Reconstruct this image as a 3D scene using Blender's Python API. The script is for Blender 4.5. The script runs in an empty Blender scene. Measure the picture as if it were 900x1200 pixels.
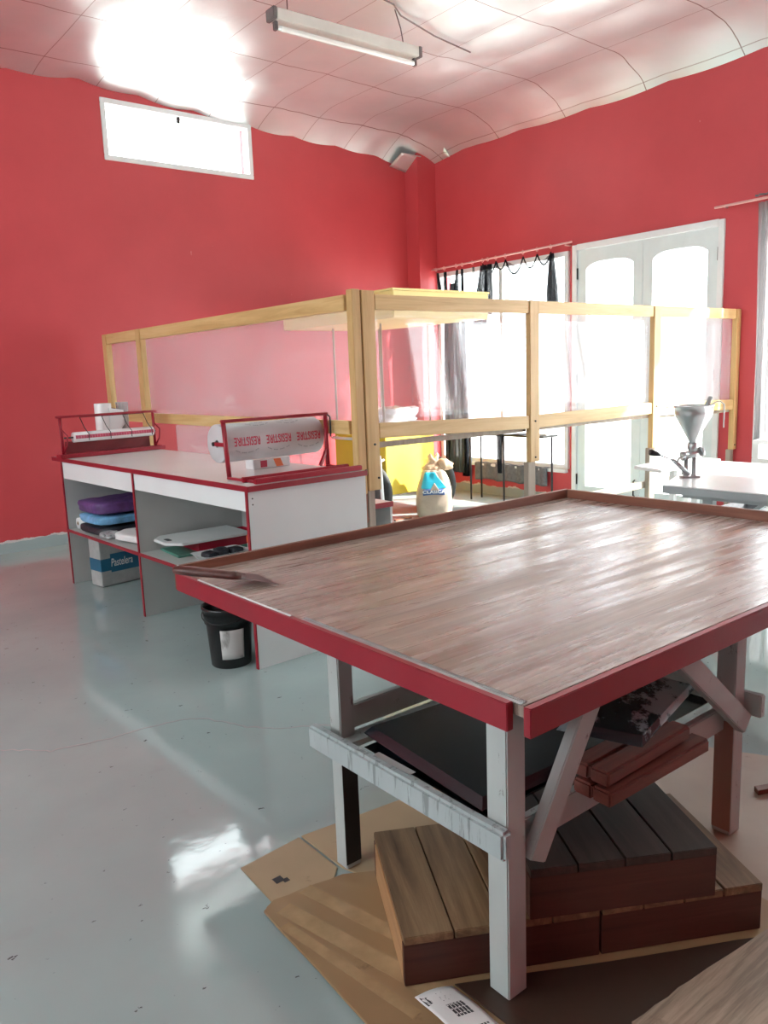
import bpy, bmesh, math, random
from math import sin, cos, pi, radians, sqrt, atan2
from mathutils import Vector as V, Matrix, noise
random.seed(7)
SC = bpy.context.scene
COL = SC.collection

# ------------------------------------------------------------------ materials
def srgb(r, g, b):
    f = lambda c: (c/255/12.92) if c/255 <= 0.04045 else ((c/255+0.055)/1.055)**2.4
    return (f(r), f(g), f(b), 1)

class NT:
    def __init__(s, name):
        s.m = bpy.data.materials.new(name); s.m.use_nodes = True
        s.t = s.m.node_tree; s.t.nodes.clear()
        s.out = s.n('ShaderNodeOutputMaterial')
        s.x = None
    def n(s, typ, **kw):
        nd = s.t.nodes.new(typ)
        for k, v in kw.items(): setattr(nd, k, v)
        return nd
    def l(s, a, b): s.t.links.new(a, b)
    def coord(s, scale=(1, 1, 1), rot=(0, 0, 0)):
        tc = s.n('ShaderNodeTexCoord'); mp = s.n('ShaderNodeMapping')
        mp.inputs['Scale'].default_value = scale; mp.inputs['Rotation'].default_value = rot
        s.l(tc.outputs['Object'], mp.inputs['Vector']); return mp.outputs['Vector']
    def noise(s, vec, scale, detail=4, rough=0.55, dist=0):
        n = s.n('ShaderNodeTexNoise'); n.inputs['Scale'].default_value = scale
        n.inputs['Detail'].default_value = detail; n.inputs['Roughness'].default_value = rough
        n.inputs['Distortion'].default_value = dist
        s.l(vec, n.inputs['Vector']); return n.outputs['Fac']
    def ramp(s, fac, stops):
        r = s.n('ShaderNodeValToRGB'); e = r.color_ramp.elements
        while len(e) < len(stops): e.new(0.5)
        for i, (p, c) in enumerate(stops):
            e[i].position = p; e[i].color = c if len(c) == 4 else (*c, 1)
        s.l(fac, r.inputs['Fac']); return r.outputs['Color']
    def mix(s, fac, a, b, mode='MIX'):
        m = s.n('ShaderNodeMix', data_type='RGBA', blend_type=mode)
        for sock, v in ((m.inputs[0], fac), (m.inputs[6], a), (m.inputs[7], b)):
            if isinstance(v, (int, float, tuple)): sock.default_value = v
            else: s.l(v, sock)
        return m.outputs[2]
    def math(s, op, a, b=None, c=None):
        m = s.n('ShaderNodeMath', operation=op)
        for i, v in enumerate((a, b, c)):
            if v is None: continue
            if isinstance(v, (int, float)): m.inputs[i].default_value = v
            else: s.l(v, m.inputs[i])
        return m.outputs[0]
    def bsdf(s, col, rough=0.5, metal=0.0, bump=None, bstr=0.1, bdist=0.01, **kw):
        p = s.n('ShaderNodeBsdfPrincipled')
        for k, v in (('Base Color', col), ('Roughness', rough), ('Metallic', metal)):
            if isinstance(v, (int, float, tuple)): p.inputs[k].default_value = v
            else: s.l(v, p.inputs[k])
        for k, v in kw.items(): p.inputs[k.replace('_', ' ')].default_value = v
        if bump is not None:
            b = s.n('ShaderNodeBump'); b.inputs['Strength'].default_value = bstr
            b.inputs['Distance'].default_value = bdist
            s.l(bump, b.inputs['Height']); s.l(b.outputs['Normal'], p.inputs['Normal'])
        return p.outputs[0]
    def done(s, shader): s.l(shader, s.out.inputs['Surface']); return s.m

def paint(name, c, rough=0.5, var=0.12, scale=6, bump=0.05, metal=0.0, **kw):
    t = NT(name); v = t.coord(); n = t.noise(v, scale, 5)
    d = tuple(x*(1-var) for x in c[:3])+(1,); e = tuple(min(1, x*(1+var)) for x in c[:3])+(1,)
    col = t.ramp(n, [(0.3, d), (0.7, e)])
    fine = t.noise(v, scale*14, 3)
    return t.done(t.bsdf(col, rough, metal, fine, bump, 0.004, **kw))

def worn(name, c, c2, rough=0.5, amount=0.62, scale=9, stretch=(1, 1, 1)):
    t = NT(name); v = t.coord(stretch); n = t.noise(v, scale, 8, 0.7); n2 = t.noise(v, scale*0.3, 3)
    base = t.ramp(n2, [(0.3, tuple(x*0.88 for x in c[:3])+(1,)), (0.7, c)])
    msk = t.ramp(n, [(amount, (0, 0, 0, 1)), (amount+0.05, (1, 1, 1, 1))])
    return t.done(t.bsdf(t.mix(msk, base, c2), rough, 0, n, 0.15, 0.004))

def wood(name, dark, mid, light, axis='x', rough=0.5, k=1.0, **kw):
    t = NT(name)
    st = {'x': (0.8*k, 14*k, 14*k), 'y': (14*k, 0.8*k, 14*k), 'z': (14*k, 14*k, 0.8*k)}[axis]
    v = t.coord(st); n = t.noise(v, 1.6, 7, 0.65, 0.6); b = t.noise(t.coord(), 2.3, 3)
    col = t.ramp(n, [(0.28, dark), (0.5, mid), (0.74, light)])
    col = t.mix(t.math('MULTIPLY', b, 0.45), col, dark)
    return t.done(t.bsdf(col, rough, 0, n, 0.2, 0.004, **kw))

M = {}
def setup_materials():
    # red wall with the grey painted foot band and its ragged, chipped upper edge
    def wall_mat(name, edge):
        t = NT(name); v = t.coord(); n = t.noise(v, 1.3, 5); f = t.noise(v, 60, 3)
        red = t.ramp(n, [(0.3, (0.50, 0.052, 0.062, 1)), (0.7, (0.58, 0.066, 0.078, 1))])
        ch = t.noise(v, 3.2, 7, 0.7)
        chips = t.ramp(t.noise(v, 9, 6, 0.6), [(0.735, (0, 0, 0, 1)), (0.745, (1, 1, 1, 1))])
        sp = t.n('ShaderNodeSeparateXYZ'); tc = t.n('ShaderNodeTexCoord'); t.l(tc.outputs['Object'], sp.inputs[0])
        h = t.math('ADD', sp.outputs['Z'], t.math('MULTIPLY', t.math('SUBTRACT', ch, 0.5), 0.10))
        below = t.math('LESS_THAN', h, edge)
        band = t.math('LESS_THAN', t.math('ADD', h, t.math('MULTIPLY', t.math('SUBTRACT', t.noise(v, 7, 4), 0.5), 0.09)), edge+0.010)
        col = t.mix(t.math('MULTIPLY', chips, 0.55), red, (0.72, 0.36, 0.36, 1))
        col = t.mix(band, col, (0.62, 0.58, 0.55, 1))
        col = t.mix(below, col, (0.33, 0.40, 0.40, 1))
        M[name] = t.done(t.bsdf(col, 0.42, 0, f, 0.12, 0.003))
    wall_mat('red_wall_paint', 0.095)
    # glossy grey floor paint
    t = NT('grey_floor_paint'); v = t.coord(); n = t.noise(v, 0.9, 5); f = t.noise(v, 11, 4, 0.5); f2 = t.noise(v, 2.2, 3)
    base = t.ramp(n, [(0.3, (0.32, 0.405, 0.405, 1)), (0.7, (0.405, 0.495, 0.49, 1))])
    sp = t.noise(t.coord((1, 1.7, 1), (0, 0, 0.6)), 17, 5, 0.65)
    chips = t.ramp(sp, [(0.675, (0, 0, 0, 1)), (0.69, (1, 1, 1, 1))])
    sp2 = t.noise(t.coord((1, 0.5, 1), (0, 0, 1.9)), 6.5, 8, 0.8)
    patches = t.ramp(sp2, [(0.66, (0, 0, 0, 1)), (0.675, (1, 1, 1, 1))])
    big = t.ramp(t.noise(v, 1.6, 2), [(0.45, (0, 0, 0, 1)), (0.6, (1, 1, 1, 1))])
    col = t.mix(chips, base, (0.10, 0.11, 0.11, 1))
    col = t.mix(t.math('MULTIPLY', patches, big), col, (0.16, 0.17, 0.17, 1))
    rust = t.ramp(t.noise(v, 2.6, 5, 0.6), [(0.62, (0, 0, 0, 1)), (0.75, (1, 1, 1, 1))])
    col = t.mix(t.math('MULTIPLY', rust, 0.16), col, (0.28, 0.16, 0.14, 1))
    bmp = t.math('ADD', t.math('MULTIPLY', f, 0.5), t.math('MULTIPLY', f2, 1.6))
    M['floor'] = t.done(t.bsdf(col, 0.075, 0, bmp, 0.08, 0.012, Specular_IOR_Level=0.9))
    # aluminium bubble-foil ceiling
    t = NT('aluminium_foil'); v = t.coord()
    wr = t.noise(t.coord((1, 1, 1), (0, 0, 0.3)), 7, 6, 0.65, 0.4); lo = t.noise(v, 1.7, 3)
    tc = t.n('ShaderNodeTexCoord'); s = t.n('ShaderNodeSeparateXYZ'); t.l(tc.outputs['Object'], s.inputs[0])
    def seam(c, period, off, w):
        d = t.math('ABSOLUTE', t.math('SUBTRACT', t.math('FRACT', t.math('DIVIDE', t.math('ADD', c, off), period)), 0.5))
        return t.math('LESS_THAN', d, w/period)
    wob = t.math('MULTIPLY', t.math('SUBTRACT', t.noise(v, 2.1, 2), 0.5), 0.10)
    sx = seam(s.outputs['X'], 0.545, -2.37+0.2725, 0.0035)
    syn = t.math('ADD', s.outputs['Y'], wob)
    sy = seam(syn, 0.90, -5.36+0.45, 0.0045)
    line = t.math('MAXIMUM', t.math('MULTIPLY', sx, 0.65), sy)
    col = t.mix(line, t.ramp(lo, [(0.3, (0.76, 0.88, 0.88, 1)), (0.7, (0.84, 0.95, 0.95, 1))]), (0.30, 0.29, 0.28, 1))
    hgt = t.math('ADD', t.math('MULTIPLY', wr, 0.35), t.math('MULTIPLY', lo, 1.2))
    M['foil'] = t.done(t.bsdf(col, t.ramp(wr, [(0.3, (0.36,)*3), (0.7, (0.48,)*3)]), 0.85, hgt, 0.16, 0.03))
    M['white_paint'] = paint('white_paint', (0.78, 0.80, 0.80, 1), 0.4, 0.05)
    M['door_paint'] = paint('pale_door_paint', (0.70, 0.78, 0.78, 1), 0.35, 0.04)
    M['dark_metal'] = paint('dark_metal', (0.03, 0.03, 0.032, 1), 0.4, 0.2, metal=0.6)
    M['concrete'] = paint('pale_concrete', (0.78, 0.76, 0.73, 1), 0.8, 0.1)
    # thin clear pane
    t = NT('window_glass'); tr = t.n('ShaderNodeBsdfTransparent'); tr.inputs[0].default_value = (0.97, 0.985, 0.98, 1)
    gl = t.n('ShaderNodeBsdfGlossy'); gl.inputs['Roughness'].default_value = 0.02
    mx = t.n('ShaderNodeMixShader'); mx.inputs[0].default_value = 0.05; t.l(tr.outputs[0], mx.inputs[1]); t.l(gl.outputs[0], mx.inputs[2])
    M['glass'] = t.done(mx.outputs[0])
    # cloudy plastic sheeting of the screen
    t = NT('cloudy_plastic_sheet'); v = t.coord()
    tr = t.n('ShaderNodeBsdfTransparent'); tr.inputs[0].default_value = (0.97, 0.96, 0.98, 1)
    df = t.n('ShaderNodeBsdfDiffuse'); df.inputs[0].default_value = (0.86, 0.84, 0.92, 1)
    tl = t.n('ShaderNodeBsdfTranslucent'); tl.inputs[0].default_value = (0.95, 0.93, 0.95, 1)
    m1 = t.n('ShaderNodeMixShader'); m1.inputs[0].default_value = 0.6
    t.l(df.outputs[0], m1.inputs[1]); t.l(tl.outputs[0], m1.inputs[2])
    haze = t.ramp(t.noise(v, 1.4, 5, 0.6, 0.5), [(0.25, (0.09,)*3), (0.75, (0.19,)*3)])
    m2 = t.n('ShaderNodeMixShader'); t.l(haze, m2.inputs[0]); t.l(tr.outputs[0], m2.inputs[1]); t.l(m1.outputs[0], m2.inputs[2])
    gl = t.n('ShaderNodeBsdfGlossy'); gl.inputs['Roughness'].default_value = 0.08
    b = t.n('ShaderNodeBump'); b.inputs['Strength'].default_value = 0.2; t.l(t.noise(v, 5, 4), b.inputs['Height']); t.l(b.outputs[0], gl.inputs['Normal'])
    m3 = t.n('ShaderNodeMixShader'); m3.inputs[0].default_value = 0.06; t.l(m2.outputs[0], m3.inputs[1]); t.l(gl.outputs[0], m3.inputs[2])
    M['plastic_sheet'] = t.done(m3.outputs[0])
    M['yellow_timber_x'] = wood('yellow_timber_x', (0.52, 0.32, 0.12, 1), (0.72, 0.50, 0.22, 1), (0.82, 0.62, 0.32, 1), 'x', 0.45)
    M['yellow_timber_y'] = wood('yellow_timber_y', (0.52, 0.32, 0.12, 1), (0.72, 0.50, 0.22, 1), (0.82, 0.62, 0.32, 1), 'y', 0.45)
    M['yellow_timber_z'] = wood('yellow_timber_z', (0.50, 0.30, 0.11, 1), (0.68, 0.46, 0.20, 1), (0.80, 0.58, 0.29, 1), 'z', 0.45)
    M['grey_timber'] = wood('weathered_timber', (0.28, 0.23, 0.18, 1), (0.42, 0.36, 0.29, 1), (0.52, 0.46, 0.38, 1), 'z', 0.65)
    M['brown_stake'] = wood('brown_stake', (0.16, 0.06, 0.04, 1), (0.28, 0.11, 0.07, 1), (0.36, 0.16, 0.10, 1), 'z', 0.6)
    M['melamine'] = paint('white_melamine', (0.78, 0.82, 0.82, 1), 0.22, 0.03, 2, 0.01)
    M['melamine_shaded'] = paint('shaded_melamine_board', (0.50, 0.515, 0.50, 1), 0.35, 0.05, 3, 0.01)  # same white melamine, darkened to hold the shade inside the counter
    M['red_edge'] = worn('red_edge_paint', (0.31, 0.012, 0.026, 1), (0.20, 0.02, 0.025, 1), 0.4, 0.66, 16)
    M['red_steel'] = paint('red_steel_paint', (0.34, 0.010, 0.026, 1), 0.35, 0.15)
    # work surface: narrow boards along X, grain, flour smears with window sheen painted in
    t = NT('floured_boards'); v = t.coord((0.55, 16, 1)); g = t.noise(v, 1.5, 8, 0.68, 0.35)
    v2 = t.coord((0.35, 5, 1)); g2 = t.noise(v2, 1.4, 4)
    tc = t.n('ShaderNodeTexCoord'); s = t.n('ShaderNodeSeparateXYZ'); t.l(tc.outputs['Object'], s.inputs[0])
    col = t.ramp(g, [(0.25, (0.115, 0.068, 0.052, 1)), (0.48, (0.28, 0.20, 0.165, 1)), (0.75, (0.49, 0.39, 0.335, 1))])
    col = t.mix(t.ramp(g2, [(0.35, (0, 0, 0, 1)), (0.7, (0.55,)*3)]), col, (0.40, 0.30, 0.25, 1))
    d = t.math('ABSOLUTE', t.math('SUBTRACT', t.math('FRACT', t.math('DIVIDE', s.outputs['Y'], 0.13)), 0.5))
    gap = t.math('LESS_THAN', d, 0.014)
    col = t.mix(t.math('MULTIPLY', gap, 0.75), col, (0.09, 0.055, 0.042, 1))
    flour = t.ramp(t.noise(t.coord((0.55, 9, 1), (0, 0, 0.03)), 2.4, 9, 0.75, 0.4), [(0.53, (0, 0, 0, 1)), (0.66, (0.85,)*3)])
    far = t.n('ShaderNodeMapRange'); far.inputs['From Min'].default_value = -0.75; far.inputs['From Max'].default_value = 1.1  # smears whiten towards the far end, window sheen put into the colour
    t.l(s.outputs['X'], far.inputs['Value'])
    col = t.mix(t.math('MULTIPLY', flour, far.outputs[0]), col, (0.80, 0.76, 0.74, 1))
    spots = t.ramp(t.noise(t.coord(), 7, 5, 0.6), [(0.70, (0, 0, 0, 1)), (0.74, (0.7,)*3)])
    col = t.mix(spots, col, (0.12, 0.075, 0.06, 1))
    wet = t.ramp(t.noise(t.coord((0.45, 6, 1)), 1.9, 7, 0.7, 0.3), [(0.42, (0.16,)*3), (0.60, (0.42,)*3)])
    M['table_boards'] = t.done(t.bsdf(col, wet, 0, g, 0.35, 0.005, Specular_IOR_Level=0.8))
    M['rail_wood_x'] = wood('brown_rail_x', (0.13, 0.045, 0.025, 1), (0.24, 0.085, 0.05, 1), (0.34, 0.15, 0.09, 1), 'x', 0.45)
    M['rail_wood_y'] = wood('brown_rail_y', (0.13, 0.045, 0.025, 1), (0.24, 0.085, 0.05, 1), (0.34, 0.15, 0.09, 1), 'y', 0.45)
    M['red_apron'] = worn('red_apron_paint', (0.31, 0.007, 0.022, 1), (0.17, 0.015, 0.02, 1), 0.42, 0.68, 20)
    M['leg_paint'] = worn('chipped_grey_white_paint', (0.47, 0.51, 0.50, 1), (0.20, 0.19, 0.18, 1), 0.45, 0.62, 26, (1, 1, 0.5))
    M['streaked'] = worn('dirt_streaked_grey_paint', (0.44, 0.50, 0.51, 1), (0.24, 0.27, 0.27, 1), 0.45, 0.54, 7, (6, 6, 0.6))
    M['leg_brown'] = worn('stripped_leg_wood', (0.34, 0.20, 0.16, 1), (0.52, 0.47, 0.42, 1), 0.5, 0.62, 20, (1, 1, 0.4))
    M['black_paint'] = paint('black_paint', (0.012, 0.012, 0.013, 1), 0.45, 0.2)
    M['tray'] = worn('black_enamel_tray', (0.005, 0.010, 0.015, 1), (0.016, 0.026, 0.034, 1), 0.26, 0.63, 12)
    M['tray_worn'] = worn('worn_black_tray', (0.014, 0.020, 0.025, 1), (0.27, 0.34, 0.36, 1), 0.22, 0.49, 9)
    M['platform_wood'] = wood('old_platform_wood', (0.070, 0.038, 0.018, 1), (0.235, 0.140, 0.070, 1), (0.44, 0.29, 0.155, 1), 'y', 0.55, 0.9)
    M['platform_dark'] = wood('dark_platform_wood', (0.022, 0.013, 0.010, 1), (0.052, 0.033, 0.026, 1), (0.095, 0.066, 0.052, 1), 'y', 0.5, 0.9)
    M['platform_side'] = wood('reddish_platform_side', (0.045, 0.015, 0.010, 1), (0.085, 0.028, 0.018, 1), (0.13, 0.048, 0.032, 1), 'x', 0.5)
    M['platform_end'] = wood('orange_platform_end', (0.30, 0.15, 0.07, 1), (0.48, 0.27, 0.13, 1), (0.56, 0.35, 0.19, 1), 'y', 0.5)
    M['red_plank'] = wood('red_brown_plank', (0.085, 0.020, 0.014, 1), (0.17, 0.040, 0.027, 1), (0.26, 0.085, 0.06, 1), 'x', 0.45)
    def card(name, c, stripes=0.0, ang=0.0):
        t = NT(name); v = t.coord(); n = t.noise(v, 3.2, 5); st = t.noise(v, 8, 6, 0.65)
        col = t.ramp(n, [(0.3, tuple(x*0.84 for x in c)+(1,)), (0.7, c+(1,))])
        stain = t.ramp(st, [(0.63, (0, 0, 0, 1)), (0.70, (0.7,)*3)])
        col = t.mix(stain, col, tuple(x*0.45 for x in c)+(1,))
        if stripes:
            w = t.noise(t.coord((1.0, 16, 1), (0, 0, ang)), 1.6, 5, 0.7)
            col = t.mix(t.math('MULTIPLY', t.ramp(w, [(0.42, (0, 0, 0, 1)), (0.58, (1, 1, 1, 1))]), stripes), col, tuple(x*0.42 for x in c)+(1,))
        M[name] = t.done(t.bsdf(col, 0.42 if not stripes else 0.55, 0, n, 0.1, 0.004))
    card('cardboard', (0.47, 0.335, 0.205)); card('cardboard_brown', (0.36, 0.225, 0.115)); card('cardboard_pink', (0.46, 0.345, 0.26))
    card('cardboard_striped', (0.46, 0.34, 0.25), 0.8, 0.5)
    card('cardboard_shaded', (0.055, 0.030, 0.020))  # dark brown cardboard, deepened to carry the shade below the table
    M['tape'] = paint('brown_tape', (0.43, 0.29, 0.16, 1), 0.2, 0.12, 20)
    M['paper'] = paint('white_paper', (0.78, 0.78, 0.77, 1), 0.6, 0.05)
    M['ink'] = paint('black_ink', (0.05, 0.05, 0.055, 1), 0.6, 0.1)
    M['grey_ink'] = paint('grey_ink', (0.33, 0.33, 0.34, 1), 0.6, 0.1)
    M['red_ink'] = paint('red_ink', (0.58, 0.05, 0.10, 1), 0.6, 0.1)
    M['roll_paper'] = paint('greaseproof_paper', (0.58, 0.565, 0.575, 1), 0.5, 0.05)
    M['bucket'] = paint('black_plastic', (0.012, 0.013, 0.014, 1), 0.25, 0.2)
    t = NT('smudged_label'); v = t.coord((1, 1, 0.35)); n = t.noise(v, 16, 4)
    M['bucket_label'] = t.done(t.bsdf(t.ramp(n, [(0.55, (0.62, 0.61, 0.60, 1)), (0.68, (0.16, 0.15, 0.14, 1))]), 0.4))
    M['purple'] = paint('purple_fabric', (0.13, 0.055, 0.20, 1), 0.45, 0.35, 20, 0.3)
    M['sky_fabric'] = paint('light_blue_fabric', (0.17, 0.42, 0.68, 1), 0.4, 0.25, 20, 0.3)
    M['black_fabric'] = paint('black_fabric', (0.02, 0.022, 0.03, 1), 0.5, 0.4, 20, 0.3)
    M['cut_white'] = paint('white_polyethylene', (0.74, 0.76, 0.76, 1), 0.35, 0.03)
    M['green_plastic'] = paint('green_plastic', (0.10, 0.30, 0.23, 1), 0.3, 0.1)
    M['red_plastic'] = paint('red_plastic', (0.52, 0.02, 0.055, 1), 0.35, 0.1)
    M['orange_plastic'] = paint('orange_plastic', (0.85, 0.17, 0.04, 1), 0.35, 0.06)
    M['steel'] = paint('brushed_steel', (0.62, 0.64, 0.65, 1), 0.30, 0.06, 8, 0.02, metal=0.92)
    M['cast_steel'] = paint('cast_aluminium', (0.42, 0.44, 0.45, 1), 0.38, 0.15, 14, 0.1, metal=0.85)
    M['cart_yellow'] = worn('yellow_cart_paint', (0.84, 0.63, 0.075, 1), (0.66, 0.46, 0.06, 1), 0.4, 0.70, 7)
    M['canopy_yellow'] = paint('pale_yellow_canopy', (0.90, 0.74, 0.30, 1), 0.45, 0.05)
    M['tyre'] = paint('black_rubber', (0.018, 0.020, 0.021, 1), 0.6, 0.2, 30, 0.2)
    M['rim_grey'] = paint('grey_rim', (0.12, 0.13, 0.135, 1), 0.5, 0.1)
    M['white_steel'] = paint('white_steel', (0.82, 0.83, 0.84, 1), 0.3, 0.03)
    M['sack'] = paint('kraft_paper_sack', (0.40, 0.315, 0.25, 1), 0.55, 0.12, 12, 0.25)
    M['sack_top'] = paint('crumpled_kraft_paper', (0.56, 0.38, 0.25, 1), 0.55, 0.2, 16, 0.4)
    M['cyan'] = paint('cyan_print', (0.03, 0.44, 0.60, 1), 0.4, 0.12)
    M['navy'] = paint('dark_blue_print', (0.05, 0.10, 0.25, 1), 0.4, 0.1)
    M['teal_print'] = paint('teal_print', (0.015, 0.13, 0.23, 1), 0.4, 0.1)
    M['carton'] = paint('pale_carton', (0.40, 0.41, 0.40, 1), 0.55, 0.1, 20)
    def veil(name, c, op):
        t = NT(name); v = t.coord((14, 14, 1.2))
        tr = t.n('ShaderNodeBsdfTransparent'); df = t.n('ShaderNodeBsdfDiffuse'); df.inputs[0].default_value = c
        n = t.ramp(t.noise(v, 1.2, 5), [(0.3, (max(0, op-0.2),)*3), (0.7, (min(1, op+0.15),)*3)])
        mx = t.n('ShaderNodeMixShader'); t.l(n, mx.inputs[0]); t.l(tr.outputs[0], mx.inputs[1]); t.l(df.outputs[0], mx.inputs[2])
        M[name] = t.done(mx.outputs[0])
    veil('black_gauze', (0.020, 0.022, 0.028, 1), 0.90); veil('grey_gauze', (0.05, 0.055, 0.065, 1), 0.42)
    veil('thick_gauze', (0.10, 0.115, 0.13, 1), 0.86); veil('grey_veil', (0.42, 0.41, 0.43, 1), 0.6); veil('clear_film', (0.75, 0.74, 0.75, 1), 0.4)
    M['grey_cloth'] = paint('grey_cloth', (0.15, 0.155, 0.17, 1), 0.8, 0.25, 25, 0.4)
    M['rod_pink'] = paint('pink_white_rod', (0.72, 0.40, 0.38, 1), 0.4, 0.1)
    M['fixture'] = paint('fixture_enamel', (0.66, 0.63, 0.58, 1), 0.4, 0.08)
    M['fixture_dark'] = paint('fixture_end_cap', (0.16, 0.14, 0.14, 1), 0.5, 0.1)
    M['tube'] = paint('fluorescent_glass', (0.88, 0.87, 0.84, 1), 0.15, 0.02)
    M['table_white'] = paint('white_laminate', (0.80, 0.81, 0.81, 1), 0.3, 0.03)
    M['table_grey'] = paint('grey_table_edge', (0.36, 0.40, 0.41, 1), 0.4, 0.08)
    M['blade'] = paint('scraper_steel', (0.20, 0.165, 0.16, 1), 0.28, 0.2, 20, 0.05, metal=0.75)
    M['handle_wood'] = wood('dark_red_handle', (0.05, 0.013, 0.010, 1), (0.11, 0.030, 0.023, 1), (0.18, 0.06, 0.05, 1), 'x', 0.4)
    M['printed_film'] = paint('red_print_film', (0.55, 0.10, 0.16, 1), 0.2, 0.1)
    M['film'] = paint('white_film', (0.80, 0.79, 0.79, 1), 0.2, 0.04)
    M['dark_red'] = paint('dark_red_board', (0.20, 0.015, 0.02, 1), 0.5, 0.2)
setup_materials()

# ------------------------------------------------------------------ mesh building
class B:
    """collects shapes in one bmesh, given in the frame of the thing unless world=True"""
    def __init__(s): s.bm = bmesh.new(); s.mi = 0
    def _f(s, vs, smooth=False):
        try:
            f = s.bm.faces.new(vs); f.material_index = s.mi; f.smooth = smooth; return f
        except ValueError: return None
    def hexa(s, p):
        v = [s.bm.verts.new(q) for q in p]
        for i in ((3, 2, 1, 0), (4, 5, 6, 7), (0, 1, 5, 4), (1, 2, 6, 5), (2, 3, 7, 6), (3, 0, 4, 7)): s._f([v[k] for k in i])
        return s
    def box(s, x0, x1, y0, y1, z0, z1):
        return s.hexa([(x0, y0, z0), (x1, y0, z0), (x1, y1, z0), (x0, y1, z0), (x0, y0, z1), (x1, y0, z1), (x1, y1, z1), (x0, y1, z1)])
    def beam(s, p0, p1, w, h, up=(0, 0, 1)):
        p0, p1 = V(p0), V(p1); d = (p1-p0).normalized(); u = V(up)
        r = d.cross(u).normalized(); u = r.cross(d).normalized(); c = []
        for p in (p0, p1):
            for a, b in ((-1, -1), (1, -1), (1, 1), (-1, 1)): c.append(p+r*a*w/2+u*b*h/2)
        return s.hexa(c)
    def prism(s, poly, z0, z1):
        n = len(poly)
        a = [s.bm.verts.new((x, y, z0)) for x, y in poly]; b = [s.bm.verts.new((x, y, z1)) for x, y in poly]
        s._f(a[::-1]); s._f(b)
        for i in range(n): s._f([a[i], a[(i+1) % n], b[(i+1) % n], b[i]])
        return s
    def ringloft(s, rings, cap=True, smooth=True, close=True):
        vr = [[s.bm.verts.new(p) for p in r] for r in rings]; n = len(vr[0])
        for a, b in zip(vr, vr[1:]):
            for i in range(n if close else n-1): s._f([a[i], a[(i+1) % n], b[(i+1) % n], b[i]], smooth)
        if cap: s._f(vr[0][::-1]); s._f(vr[-1])
        return s
    def tube(s, pts, r, n=10, cap=True):
        pts = [V(p) for p in pts]; rs = r if isinstance(r, (list, tuple)) else [r]*len(pts); rings = []
        d0 = (pts[1]-pts[0]).normalized(); u = d0.orthogonal().normalized()
        for i, p in enumerate(pts):
            d = (pts[min(i+1, len(pts)-1)]-pts[max(i-1, 0)]).normalized()
            u = (u-d*u.dot(d)).normalized(); w = d.cross(u)
            rings.append([p+(u*cos(2*pi*k/n)+w*sin(2*pi*k/n))*rs[i] for k in range(n)])
        return s.ringloft(rings, cap)
    def lathe(s, prof, c=(0, 0, 0), axis='z', n=28, cap=False):
        rings = []
        for r, h in prof:
            ring = []
            for k in range(n):
                a = 2*pi*k/n; x, y = r*cos(a), r*sin(a)
                p = {'z': (x, y, h), 'x': (h, x, y), 'y': (y, h, x)}[axis]
                ring.append((p[0]+c[0], p[1]+c[1], p[2]+c[2]))
            rings.append(ring)
        return s.ringloft(rings, cap)
    def grid(s, fn, nu, nv, smooth=True):
        g = [[s.bm.verts.new(fn(i/nu, j/nv)) for j in range(nv+1)] for i in range(nu+1)]
        for i in range(nu):
            for j in range(nv): s._f([g[i][j], g[i+1][j], g[i+1][j+1], g[i][j+1]], smooth)
        return s
    def sheet(s, fn, nu, nv, th, nrm=None):
        """a solid sheet: surface fn(u,v) thickened by th along its normals"""
        e = 1e-3
        def nm(u, v):
            a = V(fn(min(u+e, 1), v))-V(fn(max(u-e, 0), v)); b = V(fn(u, min(v+e, 1)))-V(fn(u, max(v-e, 0)))
            c = a.cross(b); return c.normalized() if c.length > 1e-12 else V((0, 0, 1))
        top = [[s.bm.verts.new(V(fn(i/nu, j/nv))) for j in range(nv+1)] for i in range(nu+1)]
        bot = [[s.bm.verts.new(V(fn(i/nu, j/nv))-nm(i/nu, j/nv)*th) for j in range(nv+1)] for i in range(nu+1)]
        for i in range(nu):
            for j in range(nv):
                s._f([top[i][j], top[i+1][j], top[i+1][j+1], top[i][j+1]], True)
                s._f([bot[i][j], bot[i][j+1], bot[i+1][j+1], bot[i+1][j]], True)
        for j in range(nv):
            s._f([top[0][j], top[0][j+1], bot[0][j+1], bot[0][j]]); s._f([top[nu][j+1], top[nu][j], bot[nu][j], bot[nu][j+1]])
        for i in range(nu):
            s._f([top[i+1][0], top[i][0], bot[i][0], bot[i+1][0]]); s._f([top[i][nv], top[i+1][nv], bot[i+1][nv], bot[i][nv]])
        return s
    def poly3(s, pts): s._f([s.bm.verts.new(p) for p in pts]); return s
    def text(s, body, size, fn, th=0.0006, bold=0.0, curved=False):
        """raised lettering: each glyph point (u,v) centred on 0 goes through fn(u,v,w)"""
        cu = bpy.data.curves.new('lettering', 'FONT'); cu.body = body; cu.size = size
        cu.align_x = 'CENTER'; cu.align_y = 'CENTER'; cu.offset = bold; cu.resolution_u = 3; cu.extrude = 0.5
        ob = bpy.data.objects.new('lettering', cu); COL.objects.link(ob); bpy.context.view_layer.update()
        me = bpy.data.meshes.new_from_object(ob.evaluated_get(bpy.context.evaluated_depsgraph_get()))
        tb_ = bmesh.new(); tb_.from_mesh(me)
        if curved:      # fine triangles so that the letters follow a curved surface
            bmesh.ops.triangulate(tb_, faces=tb_.faces[:])
            for _ in range(4):
                es = [e for e in tb_.edges if e.calc_length() > size*0.14 and abs(e.verts[0].co.z-e.verts[1].co.z) < 0.1]
                if not es: break
                bmesh.ops.subdivide_edges(tb_, edges=es, cuts=1); bmesh.ops.triangulate(tb_, faces=tb_.faces[:])
        tb_.verts.index_update()
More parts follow.
